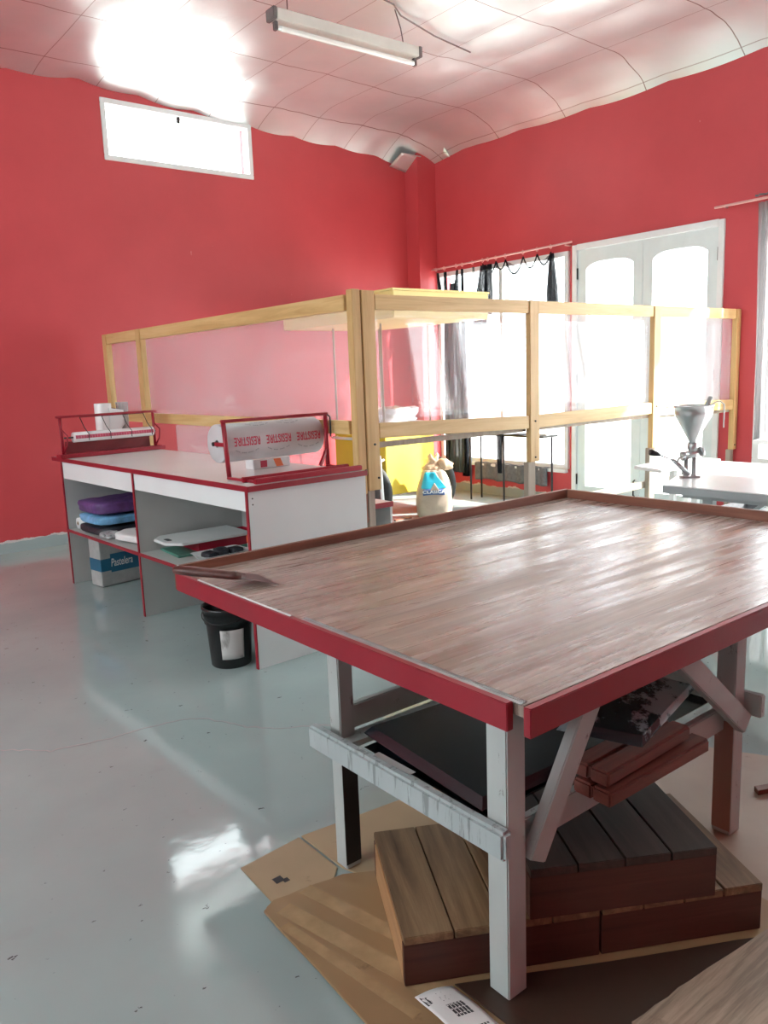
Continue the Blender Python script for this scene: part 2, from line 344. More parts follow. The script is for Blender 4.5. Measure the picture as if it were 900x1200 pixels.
        vs = [s.bm.verts.new(fn(q.co.x, q.co.y, th*(q.co.z+0.5))) for q in tb_.verts]
        for p in tb_.faces: s._f([vs[q.index] for q in p.verts])
        tb_.free()
        bpy.data.objects.remove(ob); bpy.data.curves.remove(cu); bpy.data.meshes.remove(me)
        return s
    def done(s, name, mats, parent=None, world=False, bevel=0.0, label=None, recalc=True):
        if not isinstance(mats, (list, tuple)): mats = [mats]
        if recalc: bmesh.ops.recalc_face_normals(s.bm, faces=s.bm.faces[:])
        if bevel:
            es = [e for e in s.bm.edges if len(e.link_faces) == 2 and e.calc_face_angle(0) > 0.6]
            bmesh.ops.bevel(s.bm, geom=es, offset=bevel, segments=2, affect='EDGES', clamp_overlap=True)
        if world and parent is not None:
            r = parent
            while r.parent: r = r.parent
            s.bm.transform(r.matrix_basis.inverted())
        me = bpy.data.meshes.new(name); s.bm.to_mesh(me); s.bm.free()
        for m in mats: me.materials.append(m if not isinstance(m, str) else M[m])
        ob = bpy.data.objects.new(name, me); COL.objects.link(ob)
        if parent is not None: ob.parent = parent
        if label: ob['label'] = label
        return ob

def thing(name, label, cat, loc=(0, 0, 0), rz=0.0, group=None):
    o = bpy.data.objects.new(name, None); COL.objects.link(o); o.empty_display_size = 0.1
    o.location = loc; o.rotation_euler = (0, 0, rz)
    o.matrix_basis = Matrix.Translation(V(loc)) @ Matrix.Rotation(rz, 4, 'Z')
    return tag(o, label, cat, group)
def tag(o, label, cat, group=None, kind=None):
    o['label'] = label; o['category'] = cat
    if group: o['group'] = group
    if kind: o['kind'] = kind
    return o
def at_base(o, loc):
    """move the origin of a one-mesh thing to its base without moving the mesh"""
    o.data.transform(Matrix.Translation(-V(loc))); o.location = loc; return o
def structure(o, label=None):
    o['kind'] = 'structure'
    if label: o['label'] = label
    return o

def soft_box(b, c, size, rz=0.0, amp=0.01, seed=0, n=10, sq=4.0, bulge=0.0):
    """rounded, slightly rumpled block (folded cloth, bags)"""
    cx, cy, cz = c; sx, sy, sz = size; rings = []; m = 36; L = n
    for i in range(L+1):
        t = -1+2*i/L; k = max(0.0, 1-abs(t)**sq)**(1/sq) if abs(t) < 1 else 0.0
        k = 0.82+0.18*k if abs(t) < 1 else 0.80
        ring = []
        for j in range(m):
            a = 2*pi*j/m; ca, sa = cos(a), sin(a)
            rr = (abs(ca)**6+abs(sa)**6)**(-1/6)
            x, y, z = ca*rr*sx/2*k, sa*rr*sy/2*k, t*sz/2
            d = noise.noise(V((x*9+seed, y*9, z*24)))*amp
            z2 = z*(1+bulge*(1-(rr*k*max(abs(ca), abs(sa)))**2))+d*(0.5 if t > -1 else 0)
            x += ca*d; y += sa*d
            ring.append((cx+x*cos(rz)-y*sin(rz), cy+x*sin(rz)+y*cos(rz), cz+z2))
        rings.append(ring)
    # dome over the top
    top = rings[-1]
    for q in (0.7, 0.4, 0.1):
        ring = []
        for p in top:
            x, y = cx+(p[0]-cx)*q, cy+(p[1]-cy)*q
            ring.append((x, y, p[2]+sz*0.06*(1-q)+noise.noise(V((x*11+seed, y*11, 3)))*amp*0.8))
        rings.append(ring)
    return b.ringloft(rings)

# ------------------------------------------------------------------ camera
FOC, YAW, PITCH, ROLL, CH = 935.881, radians(51.26522584), radians(-9.86483333), radians(-2.14477558), 1.45
f_ = V((cos(YAW)*cos(PITCH), sin(YAW)*cos(PITCH), sin(PITCH))); r0 = V((sin(YAW), -cos(YAW), 0)); u0 = r0.cross(f_)
r_ = r0*cos(ROLL)+u0*sin(ROLL); u_ = u0*cos(ROLL)-r0*sin(ROLL)
cam = bpy.data.cameras.new('camera'); cam.sensor_fit = 'VERTICAL'; cam.sensor_height = 36; cam.lens = FOC/1200*36
cam.clip_start = 0.02
co = bpy.data.objects.new('camera', cam); COL.objects.link(co)
co.matrix_world = Matrix(((r_.x, u_.x, -f_.x, 0), (r_.y, u_.y, -f_.y, 0), (r_.z, u_.z, -f_.z, CH), (0, 0, 0, 1)))
SC.camera = co

# ------------------------------------------------------------------ room shell
XW, YW, XN, YN, ZC, T = 6.80, 7.50, -4.2, -3.2, 4.10, 0.22
W1 = (2.94, 4.46, 3.455, 3.965)                       # high window in the left wall: x0 x1 z0 z1
D1 = (3.675, 5.27, 0.0, 2.64)                          # double door in the right wall: y0 y1 z0 z1
W2 = (5.31, 7.28, 0.37, 2.60)                          # curtained window
W3 = (-0.6, 3.36, 0.55, 2.66)                           # window at the far right
def panel_wall(name, axis, at, th, lo, hi, holes, mat, ztop=4.3):
    """wall slab with rectangular openings; axis is the one it runs along"""
    b = B(); cuts = sorted({lo, hi, *[h[0] for h in holes], *[h[1] for h in holes]})
    for a0, a1 in zip(cuts, cuts[1:]):
        zs = [(0, ztop)]
        for h in holes:
            if h[0] <= a0+1e-6 and h[1] >= a1-1e-6:
                nz = []
                for z0, z1 in zs:
                    if h[2] > z0: nz.append((z0, min(z1, h[2])))
                    if h[3] < z1: nz.append((max(z0, h[3]), z1))
                zs = nz
        for z0, z1 in zs:
            if z1-z0 < 1e-4: continue
            if axis == 'x': b.box(a0, a1, at, at+th, z0, z1)
            else: b.box(at, at+th, a0, a1, z0, z1)
    bmesh.ops.remove_doubles(b.bm, verts=b.bm.verts[:], dist=1e-5)
    return structure(b.done(name, mat))
panel_wall('wall_left', 'x', YW, T, XN-T, XW+T, [W1], 'red_wall_paint')
panel_wall('wall_right', 'y', XW, T, YN-T, YW, [D1, W2, W3], 'red_wall_paint')
panel_wall('wall_near', 'x', YN-T, T, XN-T, XW+T, [], 'red_wall_paint')
panel_wall('wall_behind', 'y', XN-T, T, YN, YW, [(0.8, 6.4, 1.9, 3.7)], 'white_paint')  # unseen wall; its high opening is added to let side daylight in
structure(B().box(6.52, XW, 7.28, YW, 0, 4.3).done('wall_pier', 'red_wall_paint'))
fl = structure(B().box(XN-T, XW+T, YN-T, YW+T, -0.12, 0).done('floor', 'floor'))
gr = structure(B().box(-30, 40, -30, 40, -0.35, -0.15).done('outside_ground', 'concrete'))
# crack across the floor paint
cr = [(0.45, 3.50), (0.66, 3.377), (0.74, 3.29), (0.813, 3.213), (0.93, 3.19), (1.036, 3.158), (1.20, 3.15), (1.341, 3.118), (1.414, 3.06), (1.45, 2.98), (1.488, 2.93), (1.508, 2.854), (1.56, 2.79), (1.609, 2.746), (1.70, 2.68), (1.767, 2.629), (1.9, 2.56)]
def strip(b, pts, w, z):
    for (x0, y0), (x1, y1) in zip(pts, pts[1:]):
        d = V((x1-x0, y1-y0)).normalized(); n = V((-d.y, d.x))*w*random.uniform(0.35, 0.65)
        b.prism([(x0-n.x, y0-n.y), (x1-n.x, y1-n.y), (x1+n.x, y1+n.y), (x0+n.x, y0+n.y)], 0.0, z)
b = B(); fine = []
for p, q in zip(cr, cr[1:]):
    for k in range(4): fine.append((p[0]+(q[0]-p[0])*k/4+random.uniform(-.008, .008), p[1]+(q[1]-p[1])*k/4+random.uniform(-.008, .008)))
strip(b, fine, 0.009, 0.0006)
b.done('floor_crack', 'grey_ink', fl)['kind'] = 'structure'

# foil ceiling, hanging with sagging scalloped edges along the two walls
def lerp_tab(tab, x):
    if x <= tab[0][0]: return tab[0][1]
    for (a, p), (c, q) in zip(tab, tab[1:]):
        if x <= c: return p+(q-p)*(x-a)/(c-a)
    return tab[-1][1]
LE = [(-4, 4.05), (2.1, 4.05), (2.75, 4.085), (3.66, 4.005), (4.84, 3.93), (5.96, 3.895), (6.5, 3.82), (6.8, 3.83)]
RE = [(-3.2, 3.90), (3.4, 3.885), (4.9, 3.87), (6.6, 3.90), (7.1, 3.87), (7.5, 3.83)]
def ceil_z(x, y):
    sx = abs(sin((x-2.37)/0.545*pi)); sy = abs(sin((y-5.36)/0.90*pi))
    z = ZC-0.018*sx*sy-0.012*noise.noise(V((x*0.8, y*0.8, 0)))
    dl = YW-y
    if dl < 0.6:
        k = (1-dl/0.6)**1.6; sc = 0.028*abs(sin((x-2.73)/0.56*pi))*(k**2)
        z = z*(1-k)+(lerp_tab(LE, x)-sc+0.012)*k
    dr = XW-x
    if dr < 0.5:
        k = (1-dr/0.5)**1.6; sc = 0.022*abs(sin((y-5.1)/0.85*pi))*(k**2)
        z = min(z, z*(1-k)+(lerp_tab(RE, y)-sc+0.012)*k)
    return z
b = B(); xs = []; x = XN
while x < XW-1e-6: xs.append(x); x += 0.30 if x < 0.6 else 0.06
xs.append(XW-0.004); ys = []; y = YN
while y < YW-1e-6: ys.append(y); y += 0.30 if y < 1.6 else 0.06
ys.append(YW-0.004)
g = [[b.bm.verts.new((x, y, ceil_z(x, y))) for y in ys] for x in xs]
for i in range(len(xs)-1):
    for j in range(len(ys)-1): b._f([g[i][j], g[i][j+1], g[i+1][j+1], g[i+1][j]], True)
structure(b.done('ceiling', 'foil', recalc=False))
structure(B().box(XN-T, XW+T, YN-T, YW+T, 4.3, 4.42).done('roof_slab', 'concrete'))
# loose foil corner flaps by the pier and overlapping lips at the right wall
b = B()
b.sheet(lambda u, v: (6.28+0.30*u, 7.27+0.22*v, 3.90-0.10*v-0.05*u*v), 6, 6, 0.003)
b.sheet(lambda u, v: (6.66+0.12*u, 7.00+0.40*v, 3.98-0.12*u+0.01*sin(v*5)), 6, 6, 0.003)
structure(b.done('trim_1', 'foil'))

# window_1: high fixed light
def frame_x(b, x0, x1, y0, y1, z0, z1, w):
    b.box(x0, x1, y0, y1, z0, z0+w); b.box(x0, x1, y0, y1, z1-w, z1); b.box(x0, x0+w, y0, y1, z0+w, z1-w); b.box(x1-w, x1, y0, y1, z0+w, z1-w)
def frame_y(b, x0, x1, y0, y1, z0, z1, w, wb=None):
    wb = wb or w
    b.box(x0, x1, y0, y1, z0, z0+wb); b.box(x0, x1, y0, y1, z1-w, z1); b.box(x0, x1, y0, y0+w, z0+wb, z1-w); b.box(x0, x1, y1-w, y1, z0+wb, z1-w)
b = B(); frame_x(b, W1[0]-0.01, W1[1]+0.01, YW-0.012, YW+0.10, W1[2]-0.01, W1[3]+0.01, 0.045)
w = structure(b.done('window_1', 'white_paint', bevel=0.004), 'high horizontal window with pale frame in the left wall')
p_ = B().box(W1[0]+0.034, W1[1]-0.034, YW+0.045, YW+0.050, W1[2]+0.034, W1[3]-0.034).done('window_pane', 'glass', w)
B().box(3.68, 3.71, YW+0.02, YW+0.04, W1[3]-0.09, W1[3]-0.03).done('window_latch', 'dark_metal', w)
# window_2 behind the torn curtain
b = B(); frame_y(b, XW-0.01, XW+0.10, W2[0]+0.02, W2[1]-0.002, W2[2], W2[3], 0.05); b.box(XW+0.02, XW+0.07, 6.26, 6.31, W2[2]+0.05, W2[3]-0.05)
w = structure(b.done('window_2', 'white_paint', bevel=0.004), 'tall window behind the torn black curtain')
B().box(XW+0.045, XW+0.050, W2[0]+0.06, 6.26, W2[2]+0.04, W2[3]-0.04).done('window_pane', 'glass', w)
B().box(XW+0.045, XW+0.050, 6.31, W2[1]-0.04, W2[2]+0.04, W2[3]-0.04).done('window_pane', 'glass', w)
structure(B().box(XW-0.05, XW+0.10, W2[0]+0.02, W2[1], W2[2]-0.035, W2[2]).done('trim_2', 'white_paint', bevel=0.005))
# window_3 at the far right
b = B(); frame_y(b, XW-0.01, XW+0.10, W3[0], W3[1], W3[2], W3[3], 0.06); b.box(XW+0.02, XW+0.07, 1.95, 2.01, W3[2], W3[3])
w = structure(b.done('window_3', 'white_paint', bevel=0.004), 'window with pale frame at the far right')
B().box(XW+0.045, XW+0.050, W3[0]+0.05, 1.95, W3[2]+0.05, W3[3]-0.05).done('window_pane', 'glass', w)
B().box(XW+0.045, XW+0.050, 2.01, W3[1]-0.05, W3[2]+0.05, W3[3]-0.05).done('window_pane', 'glass', w)
# door_1: glazed double door
b = B(); b.box(XW-0.02, XW+0.14, D1[0]-0.005, D1[0]+0.05, 0, D1[3]); b.box(XW-0.02, XW+0.14, D1[1]-0.05, D1[1]+0.005, 0, D1[3]); b.box(XW-0.02, XW+0.14, D1[0]+0.05, D1[1]-0.05, D1[3]-0.05, D1[3]+0.005)
dr = structure(b.done('door_1', 'white_paint', bevel=0.004), 'glazed white double door in the right wall')
ym = (D1[0]+D1[1])/2
for y0, y1 in ((D1[0]+0.053, ym-0.003), (ym+0.003, D1[1]-0.053)):
    b = B(); xa, xb, z0, z1 = XW+0.005, XW+0.045, 0.012, D1[3]-0.055
    b.box(xa, xb, y0, y0+0.10, z0, z1); b.box(xa, xb, y1-0.10, y1, z0, z1); b.box(xa, xb, y0+0.10, y1-0.10, z0, z0+0.20)
    # top rail with a gently arched underside
    n = 12; pts = []
    for k in range(n+1):
        yy = y0+0.10+(y1-y0-0.20)*k/n; q = abs(2*k/n-1)
        pts.append((yy, z1-0.13-0.055*q**4))
    for (ya, za), (yb, zb) in zip(pts, pts[1:]):
        b.hexa([(xa, ya, za), (xb, ya, za), (xb, yb, zb), (xa, yb, zb), (xa, ya, z1), (xb, ya, z1), (xb, yb, z1), (xa, yb, z1)])
    lf = b.done('door_leaf', 'door_paint', dr)
    B().box(XW+0.022, XW+0.027, y0+0.09, y1-0.09, z0+0.19, z1-0.12).done('door_pane', 'glass', lf)
    yh = y0-0.004 if y0 < ym-0.1 else y1+0.004
    for zz in (0.28, 1.32, 2.36): B().tube([(XW-0.004, yh, zz-0.055), (XW-0.004, yh, zz+0.055)], 0.011).done('hinge', 'dark_metal', lf)
    if y0 > ym-0.1: B().tube([(XW+0.005, ym+0.05, 0.16), (XW-0.02, ym+0.05, 0.17), (XW-0.02, ym+0.05, 0.31), (XW+0.005, ym+0.05, 0.32)], 0.007).done('door_bolt', 'dark_metal', lf)
# ------------------------------------------------------------------ world, light
wd = bpy.data.worlds.new('sky'); SC.world = wd; wd.use_nodes = True
bg = wd.node_tree.nodes['Background']; bg.inputs[0].default_value = (0.93, 0.97, 1.0, 1); bg.inputs[1].default_value = 12.0
def portal(name, loc, rot, sx, sy):
    l = bpy.data.lights.new(name, 'AREA'); l.shape = 'RECTANGLE'; l.size = sx; l.size_y = sy; l.cycles.is_portal = True
    o = bpy.data.objects.new(name, l); COL.objects.link(o); o.location = loc; o.rotation_euler = rot
portal('daylight_door', (XW+0.16, 5.48, 1.35), (0, radians(90), 0), 2.6, 3.7)
portal('daylight_side_window', (XW+0.16, 1.38, 1.6), (0, radians(90), 0), 2.1, 3.9)
portal('daylight_high_window', (3.70, YW+0.14, 3.71), (radians(-90), 0, 0), 1.55, 0.54)
portal('daylight_added_opening', (XN-0.25, 3.6, 2.8), (0, radians(-90), 0), 1.8, 5.6)  # daylight through the added high opening, out of view
sl = bpy.data.lights.new('sun', 'SUN'); sl.energy = 34.0; sl.angle = radians(1.2); sl.color = (1.0, 0.96, 0.90)
so = bpy.data.objects.new('sun', sl); COL.objects.link(so); so.location = (12, -4, 9)
so.rotation_euler = V((-0.66, 0.49, -0.55)).to_track_quat('-Z', 'Y').to_euler()
vs = SC.view_settings; vs.view_transform = 'Standard'; vs.look = 'None'; vs.gamma = 1; vs.use_curve_mapping = False; vs.exposure = -0.52
# ------------------------------------------------------------------ timber screen with plastic sheeting
scr = thing('glazed_screen', 'L-shaped waist-to-head screen of yellow timber and cloudy plastic sheeting behind the counter', 'partition', (2.63, 3.50, 0))
XS, YS = 2.66, 3.520
def part(b, name, mat, parent, **k): return b.done(name, mat, parent, world=True, **k)
def tim(name, x0, x1, y0, y1, z0, z1, mat, **k):
    return part(B().box(x0, x1, y0, y1, z0, z1), name, mat, scr, bevel=0.003, **k)
# leg of the L along the counter
for i, y in enumerate((7.16, 6.41)):
    tim('post', XS-0.02, XS+0.03, y-0.045, y+0.045, 0.78, 1.875, 'yellow_timber_z')
    tim('stake', XS-0.01, XS+0.03, y-0.03, y+0.03, 0.0, 0.78, 'grey_timber')
tim('top_rail', XS-0.015, XS+0.025, 6.455, 7.115, 1.79, 1.875, 'yellow_timber_y')
tim('top_rail', XS-0.015, XS+0.025, YS+0.06, 6.365, 1.79, 1.875, 'yellow_timber_y')
tim('sill_rail', XS-0.015, XS+0.025, 6.455, 7.115, 1.12, 1.19, 'yellow_timber_y')
tim('sill_rail', XS-0.015, XS+0.025, YS+0.06, 6.365, 1.12, 1.195, 'yellow_timber_y')
part(B().sheet(lambda u, v: (XS+0.030+0.006*sin(u*9), 6.44+0.70*u, 1.16+0.67*v), 14, 4, 0.0015), 'plastic_sheet', 'plastic_sheet', scr)
part(B().sheet(lambda u, v: (XS+0.030+0.006*sin(u*23)*sin(v*3), YS+0.05+2.86*u, 1.15+0.69*v), 40, 6, 0.0015), 'plastic_sheet', 'plastic_sheet', scr)
part(B().sheet(lambda u, v: (XS+0.030+0.012*sin(u*14), 3.9+2.05*u, 0.62+(0.50+0.012*sin(u*11))*v), 30, 6, 0.0015), 'plastic_sheet', 'plastic_sheet', scr, label='loose lower sheet of cloudy plastic hanging under the rail')
# corner: two boards with a dark gap
tim('post', XS-0.005, XS+0.05, YS-0.005, YS+0.05, 0.785, 1.90, 'yellow_timber_z')
tim('post', XS+0.056, XS+0.145, YS-0.01, YS+0.03, 0.80, 1.895, 'yellow_timber_z')
tim('stake', XS+0.010, XS+0.050, YS-0.002, YS+0.045, 0.62, 0.785, 'brown_stake')
tim('stake', XS+0.056, XS+0.105, YS, YS+0.04, 0.0, 0.80, 'grey_timber')
# leg of the L towards the doors
px = (4.12, 5.54, 6.76); zr = ((1.13, 1.055), (1.145, 1.068), (1.118, 1.06), (1.10, 1.045))
for i, x in enumerate(px):
    w = 0.046 if i < 2 else 0.035
    zl = (0.83, 0.80, 0.68)[i]
    tim('post', x-w, x+w, YS-0.02, YS+0.022, zl, 1.875, 'yellow_timber_z')
    tim('stake', x-w*0.8-0.02, x+w*0.4, YS-0.005, YS+0.035, 0.0, zl, 'grey_timber')
xs = (XS+0.145, px[0]-0.046, px[0]+0.046, px[1]-0.046, px[1]+0.046, px[2]-0.035)
for k in range(3):
    a, c = xs[2*k], xs[2*k+1]
    tim('top_rail', a, c, YS-0.012, YS+0.02, 1.795, 1.875, 'yellow_timber_x')
    za, zb = ((1.175, 1.138), (1.138, 1.150), (1.150, 1.112))[k]
    part(B().hexa([(a, YS-0.012, za-0.085), (c, YS-0.012, zb-0.085), (c, YS+0.02, zb-0.085), (a, YS+0.02, za-0.085),
                   (a, YS-0.012, za), (c, YS-0.012, zb), (c, YS+0.02, zb), (a, YS+0.02, za)]), 'sill_rail', 'yellow_timber_x', scr, bevel=0.003)
    part(B().box(a, c, YS+0.021, YS+0.065, min(za, zb)-0.105, min(za, zb)-0.075), 'backing_batten', 'grey_timber', scr)
    part(B().sheet(lambda u, v, a=a, c=c: (a+0.002+(c-a-0.004)*u, YS+0.024+0.005*sin(u*17+v*2), 1.10+0.74*v), 24, 6, 0.0015), 'plastic_sheet', 'plastic_sheet', scr)
part(B().beam((px[0]+0.30, YS+0.045, 0.505), (px[2]-0.60, YS+0.045, 0.515), 0.03, 0.05), 'brace', 'grey_timber', scr)
for (x, z) in ((XS+0.10, 1.06), (XS+0.12, 0.87), (XS+0.03, 0.92), (px[0], 1.10), (px[0], 0.86), (px[1], 1.12), (px[2], 0.72)):
    part(B().lathe([(0.0001, -0.004), (0.006, -0.004), (0.006, 0.004)], (x, YS-0.022, z), 'y', 10), 'screw', 'dark_metal', scr)

# ------------------------------------------------------------------ counter
ctr = thing('service_counter', 'long white counter with red painted edges and open shelves by the left wall', 'counter', (1.883, 3.405, 0), radians(2.04))
D, L = 0.750, 2.63
def cb(name, x0, x1, y0, y1, z0, z1, mat, label=None, bev=0.001): return B().box(x0, x1, y0, y1, z0, z1).done(name, mat, ctr, bevel=bev, label=label)
YD = 1.315
for n, y in (('end_panel', 0), ('divider', YD), ('end_panel', L-0.10)):
    cb(n, 0.006, D, y, y+0.02, 0, 0.905, 'melamine' if y == 0 else 'melamine_shaded')
    cb('edge_band', 0.0, 0.0058, y-0.001, y+0.021, 0, 0.905, 'red_edge', 'red painted front edge')
cb('worktop', 0.006, D, -0.012, L+0.08, 0.906, 0.932, 'melamine')
cb('edge_band', -0.004, 0.0055, -0.012, L+0.08, 0.906, 0.933, 'red_edge', 'red painted front edge')
cb('edge_band', -0.004, D, -0.020, -0.0125, 0.906, 0.934, 'red_edge', 'red painted end edge')
cb('fascia', 0.008, 0.026, 0.021, YD-0.001, 0.805, 0.905, 'melamine')
cb('fascia', 0.008, 0.026, YD+0.021, L-0.101, 0.785, 0.905, 'melamine')
for y0, y1 in ((0.021, YD-0.001), (YD+0.021, L-0.101)):
    cb('shelf', 0.006, D-0.012, y0, y1, 0.392, 0.410, 'melamine_shaded')
    cb('edge_band', -0.001, 0.0055, y0, y1, 0.390, 0.411, 'red_edge', 'red painted shelf edge')
    cb('back_panel', D-0.011, D-0.001, y0, y1, 0.02, 0.90, 'melamine_shaded')
for z in (0.87, 0.84): B().lathe([(0.0001, -0.0008), (0.004, -0.0008), (0.004, 0.0005)], (0.03, 0.0, z), 'y', 10).done('screw', 'dark_metal', ctr)
CM = ctr.matrix_basis
def onc(x, y, z=0): return CM @ V((x, y, z))

# near paper rack
ZT = 0.934
p = onc(0.10, 0.30, ZT)
rk = thing('paper_rack', 'red steel rack holding the big printed paper roll on the near end of the counter', 'rack', p, radians(2.04))
a, c = -0.005, 0.640     # uprights
H_ = 0.292
for x, xt in ((a, a), (c, c+0.016)): B().tube([(x, 0.02, 0.012), (xt, 0.045, H_)], 0.0125).done('upright', 'red_steel', rk)
B().box(a-0.014, c+0.028, 0.030, 0.058, H_, H_+0.016).done('top_bar', 'red_steel', rk, bevel=0.004)
B().box(a-0.03, c+0.005, -0.285, -0.257, 0.0, 0.026).done('foot_bar', 'red_steel', rk, bevel=0.004)
B().box(a-0.03, c+0.005, -0.17, -0.145, 0.0, 0.026).done('foot_bar', 'red_steel', rk, bevel=0.004)
for x in (a, c): B().box(x-0.012, x+0.012, -0.256, 0.03, 0.0, 0.012).done('foot', 'red_steel', rk, bevel=0.003)
B().beam((c-0.055, 0.02, 0.012), (c+0.010, 0.030, 0.11), 0.016, 0.016).done('brace', 'red_steel', rk)
b = B(); b.tube([(c+0.02, 0.05, H_+0.012), (c+0.026, 0.015, H_-0.01), (c+0.016, 0.00, H_-0.07), (c+0.010, -0.005, H_-0.12)], 0.005)
b.done('tear_wire', 'dark_metal', rk)
RZ, RY, RR = 0.178, 0.150, 0.103
B().tube([(a-0.012, RY, RZ), (c+0.026, RY, RZ)], 0.011).done('roll_spindle', 'dark_metal', rk)
B().box(a-0.006, a+0.006, 0.046, RY, RZ-0.01, RZ+0.01).done('spindle_arm', 'red_steel', rk)
B().box(c+0.006, c+0.018, 0.046, RY, RZ-0.01, RZ+0.01).done('spindle_arm', 'red_steel', rk)
rl = thing('paper_roll', 'thick roll of pale paper with upside-down red print held in the red rack', 'paper roll', rk.matrix_basis @ V((0, RY, RZ-RR)), radians(2.04))
x0, x1 = a+0.014, c+0.004
B().lathe([(0.02, x0), (RR-0.002, x0), (RR, x0+0.003), (RR, x1-0.003), (RR-0.002, x1), (0.02, x1), (0.02, x0)], (0, 0, RR), 'x', 64).done('paper', 'roll_paper', rl)
def wrap(u0, th0, u, v, w):   # lettering turned upside down round the roll
    th = th0-v/(RR); rr = RR+0.0006+w
    return (u0-u, -rr*cos(th), RR+rr*sin(th))
for u0 in (0.135, 0.335, 0.535):
    B().text('RESISTIRE', 0.064, lambda u, v, w, u0=u0: wrap(u0, radians(6), u*0.60, v*1.0, w), 0.0004, 0.0010, True).done('printed_name', 'red_ink', rl, recalc=False)
for k, (u0s, th) in enumerate((((0.135, 0.335, 0.535), -16), ((0.235, 0.435), 70))):
    for u0 in u0s:
        b = B()
        n = 14
        for i in range(n):      # smile-shaped line of tiny print
            if i % 4 == 3: continue
            t0, t1 = -1+2*i/n, -1+2*(i+0.8)/n
            q = []
            for t, o in ((t0, 0), (t1, 0), (t1, 1), (t0, 1)):
                uu = 0.072*t; vv = -0.020*(1-t*t)-(0.010 if o else 0.004)*1.0
                an = radians(th)+vv/RR; rr = RR+0.0008
                q.append((u0+uu, -rr*cos(an), RR+rr*sin(an)))
            b.poly3(q)
        b.done('small_print', 'grey_ink', rl)
        for uu in (-0.03, 0.0, 0.03):   # faint small print above
            b = B(); q = []
            for t, o in ((-1, 0), (1, 0), (1, 1), (-1, 1)):
                an = radians(th+ (24 if k == 0 else 0))+(o*0.005)/RR; rr = RR+0.0007
                q.append((u0+uu+t*0.011, -rr*cos(an), RR+rr*sin(an)))
            b.poly3(q); b.done('small_print', 'grey_ink', rl)
# printed carton and strip behind the roll
cx = onc(0.50, 0.62, ZT)
ct = thing('small_carton', 'small white and red printed carton lying behind the big paper roll', 'carton', cx, radians(4))
B().box(-0.10, 0.16, -0.04, 0.04, 0.0, 0.055).done('carton_body', 'film', ct, bevel=0.003)
B().box(-0.05, -0.005, -0.0410, -0.0402, 0.008, 0.046).done('print_block', 'red_ink', ct)
b = B(); b.hexa([(0.06, -0.0410, 0.004), (0.11, -0.0410, 0.004), (0.11, -0.0402, 0.004), (0.06, -0.0402, 0.004), (0.04, -0.0410, 0.05), (0.09, -0.0410, 0.05), (0.09, -0.0402, 0.05), (0.04, -0.0402, 0.05)])
b.done('print_block', 'orange_plastic', ct)

# far film rack
fr = thing('film_dispenser', 'red steel dispenser with wire guides on the far end of the counter', 'dispenser', onc(0.0, 2.39, ZT), radians(5.5))
W = 0.79
B().box(-0.035, W-0.005, 0.02, 0.105, 0.0, 0.030).done('base', 'red_steel', fr, bevel=0.004)
B().box(0.03, W-0.10, 0.085, 0.097, 0.031, 0.115).done('back_board', 'dark_red', fr)
for x in (0.0, W-0.07):
    B().tube([(x, 0.06, 0.03), (x-0.004, 0.055, 0.285)], 0.011).done('upright', 'red_steel', fr)
    B().tube([(x+0.0, 0.06, 0.03), (x+0.012, 0.01, 0.09), (x+0.012, -0.01, 0.16), (x, 0.045, 0.20)], 0.006).done('bracket', 'red_steel', fr)
B().box(-0.03, W-0.045, 0.042, 0.068, 0.285, 0.302).done('top_bar', 'red_steel', fr, bevel=0.004)
b = B()
for k in range(4):
    x = 0.14+k*0.165
    b.tube([(x, 0.055, 0.288), (x+0.02, 0.035, 0.21), (x+0.03, -0.008, 0.165), (x+0.028, -0.012, 0.12)], 0.0028, 6)
    if k < 3: b.tube([(x, 0.055, 0.284), (x+0.165, 0.055, 0.284)], 0.0028, 6)
b.done('wire_guide', 'dark_metal', fr)
B().tube([(0.005, 0.035, 0.145), (W-0.075, 0.035, 0.145)], 0.006).done('spindle', 'dark_metal', fr)
fm = thing('film_roll', 'thin white film roll with a red printed stripe in the far red dispenser', 'film roll', fr.matrix_basis @ V((0, 0.035, 0.145-0.036)), radians(5.5))
B().lathe([(0.008, 0.07), (0.036, 0.07), (0.036, W-0.10), (0.008, W-0.10), (0.008, 0.07)], (0, 0, 0.036), 'x', 28).done('film', 'film', fm)
b = B()
for k in range(30):
    xa = 0.075+k*0.0203; xb = xa+0.0195
    for th in (-16, -6, 4, 14):
        q = [];
        for x, t in ((xa, th), (xb, th), (xb, th+10), (xa, th+10)):
            q.append((x, -0.0366*cos(radians(t)), 0.036+0.0366*sin(radians(t))))
        b.poly3(q)
b.done('printed_stripe', 'printed_film', fm)
# paper towel roll and the clear cup behind the dispenser
pt = thing('paper_towel_roll', 'white paper towel roll standing behind the red film dispenser', 'paper towel', onc(0.375, 2.59-0.055, ZT))
pt.location.y += 0.08; pt.matrix_basis = Matrix.Translation(pt.location)
b = B(); b.lathe([(0.02, 0), (0.060, 0), (0.062, 0.004), (0.062, 0.366), (0.060, 0.37), (0.02, 0.37), (0.02, 0)], (0, 0, 0), 'z', 36); b.done('towel', 'film', pt)
B().lathe([(0.0185, 0.0), (0.0195, 0.0), (0.0195, 0.372), (0.0175, 0.372)], (0, 0, 0), 'z', 18).done('core', 'cardboard', pt)
B().sheet(lambda u, v: (0.02+0.11*u, -0.0625-0.004*u, 0.335-0.02*u-0.28*v*(1-0.62*u)), 10, 8, 0.0012).done('loose_sheet', 'film', pt)
cp = thing('clear_cup', 'clear plastic cup standing right of the paper towel roll', 'cup', pt.location+V((0.155, 0.02, 0)))
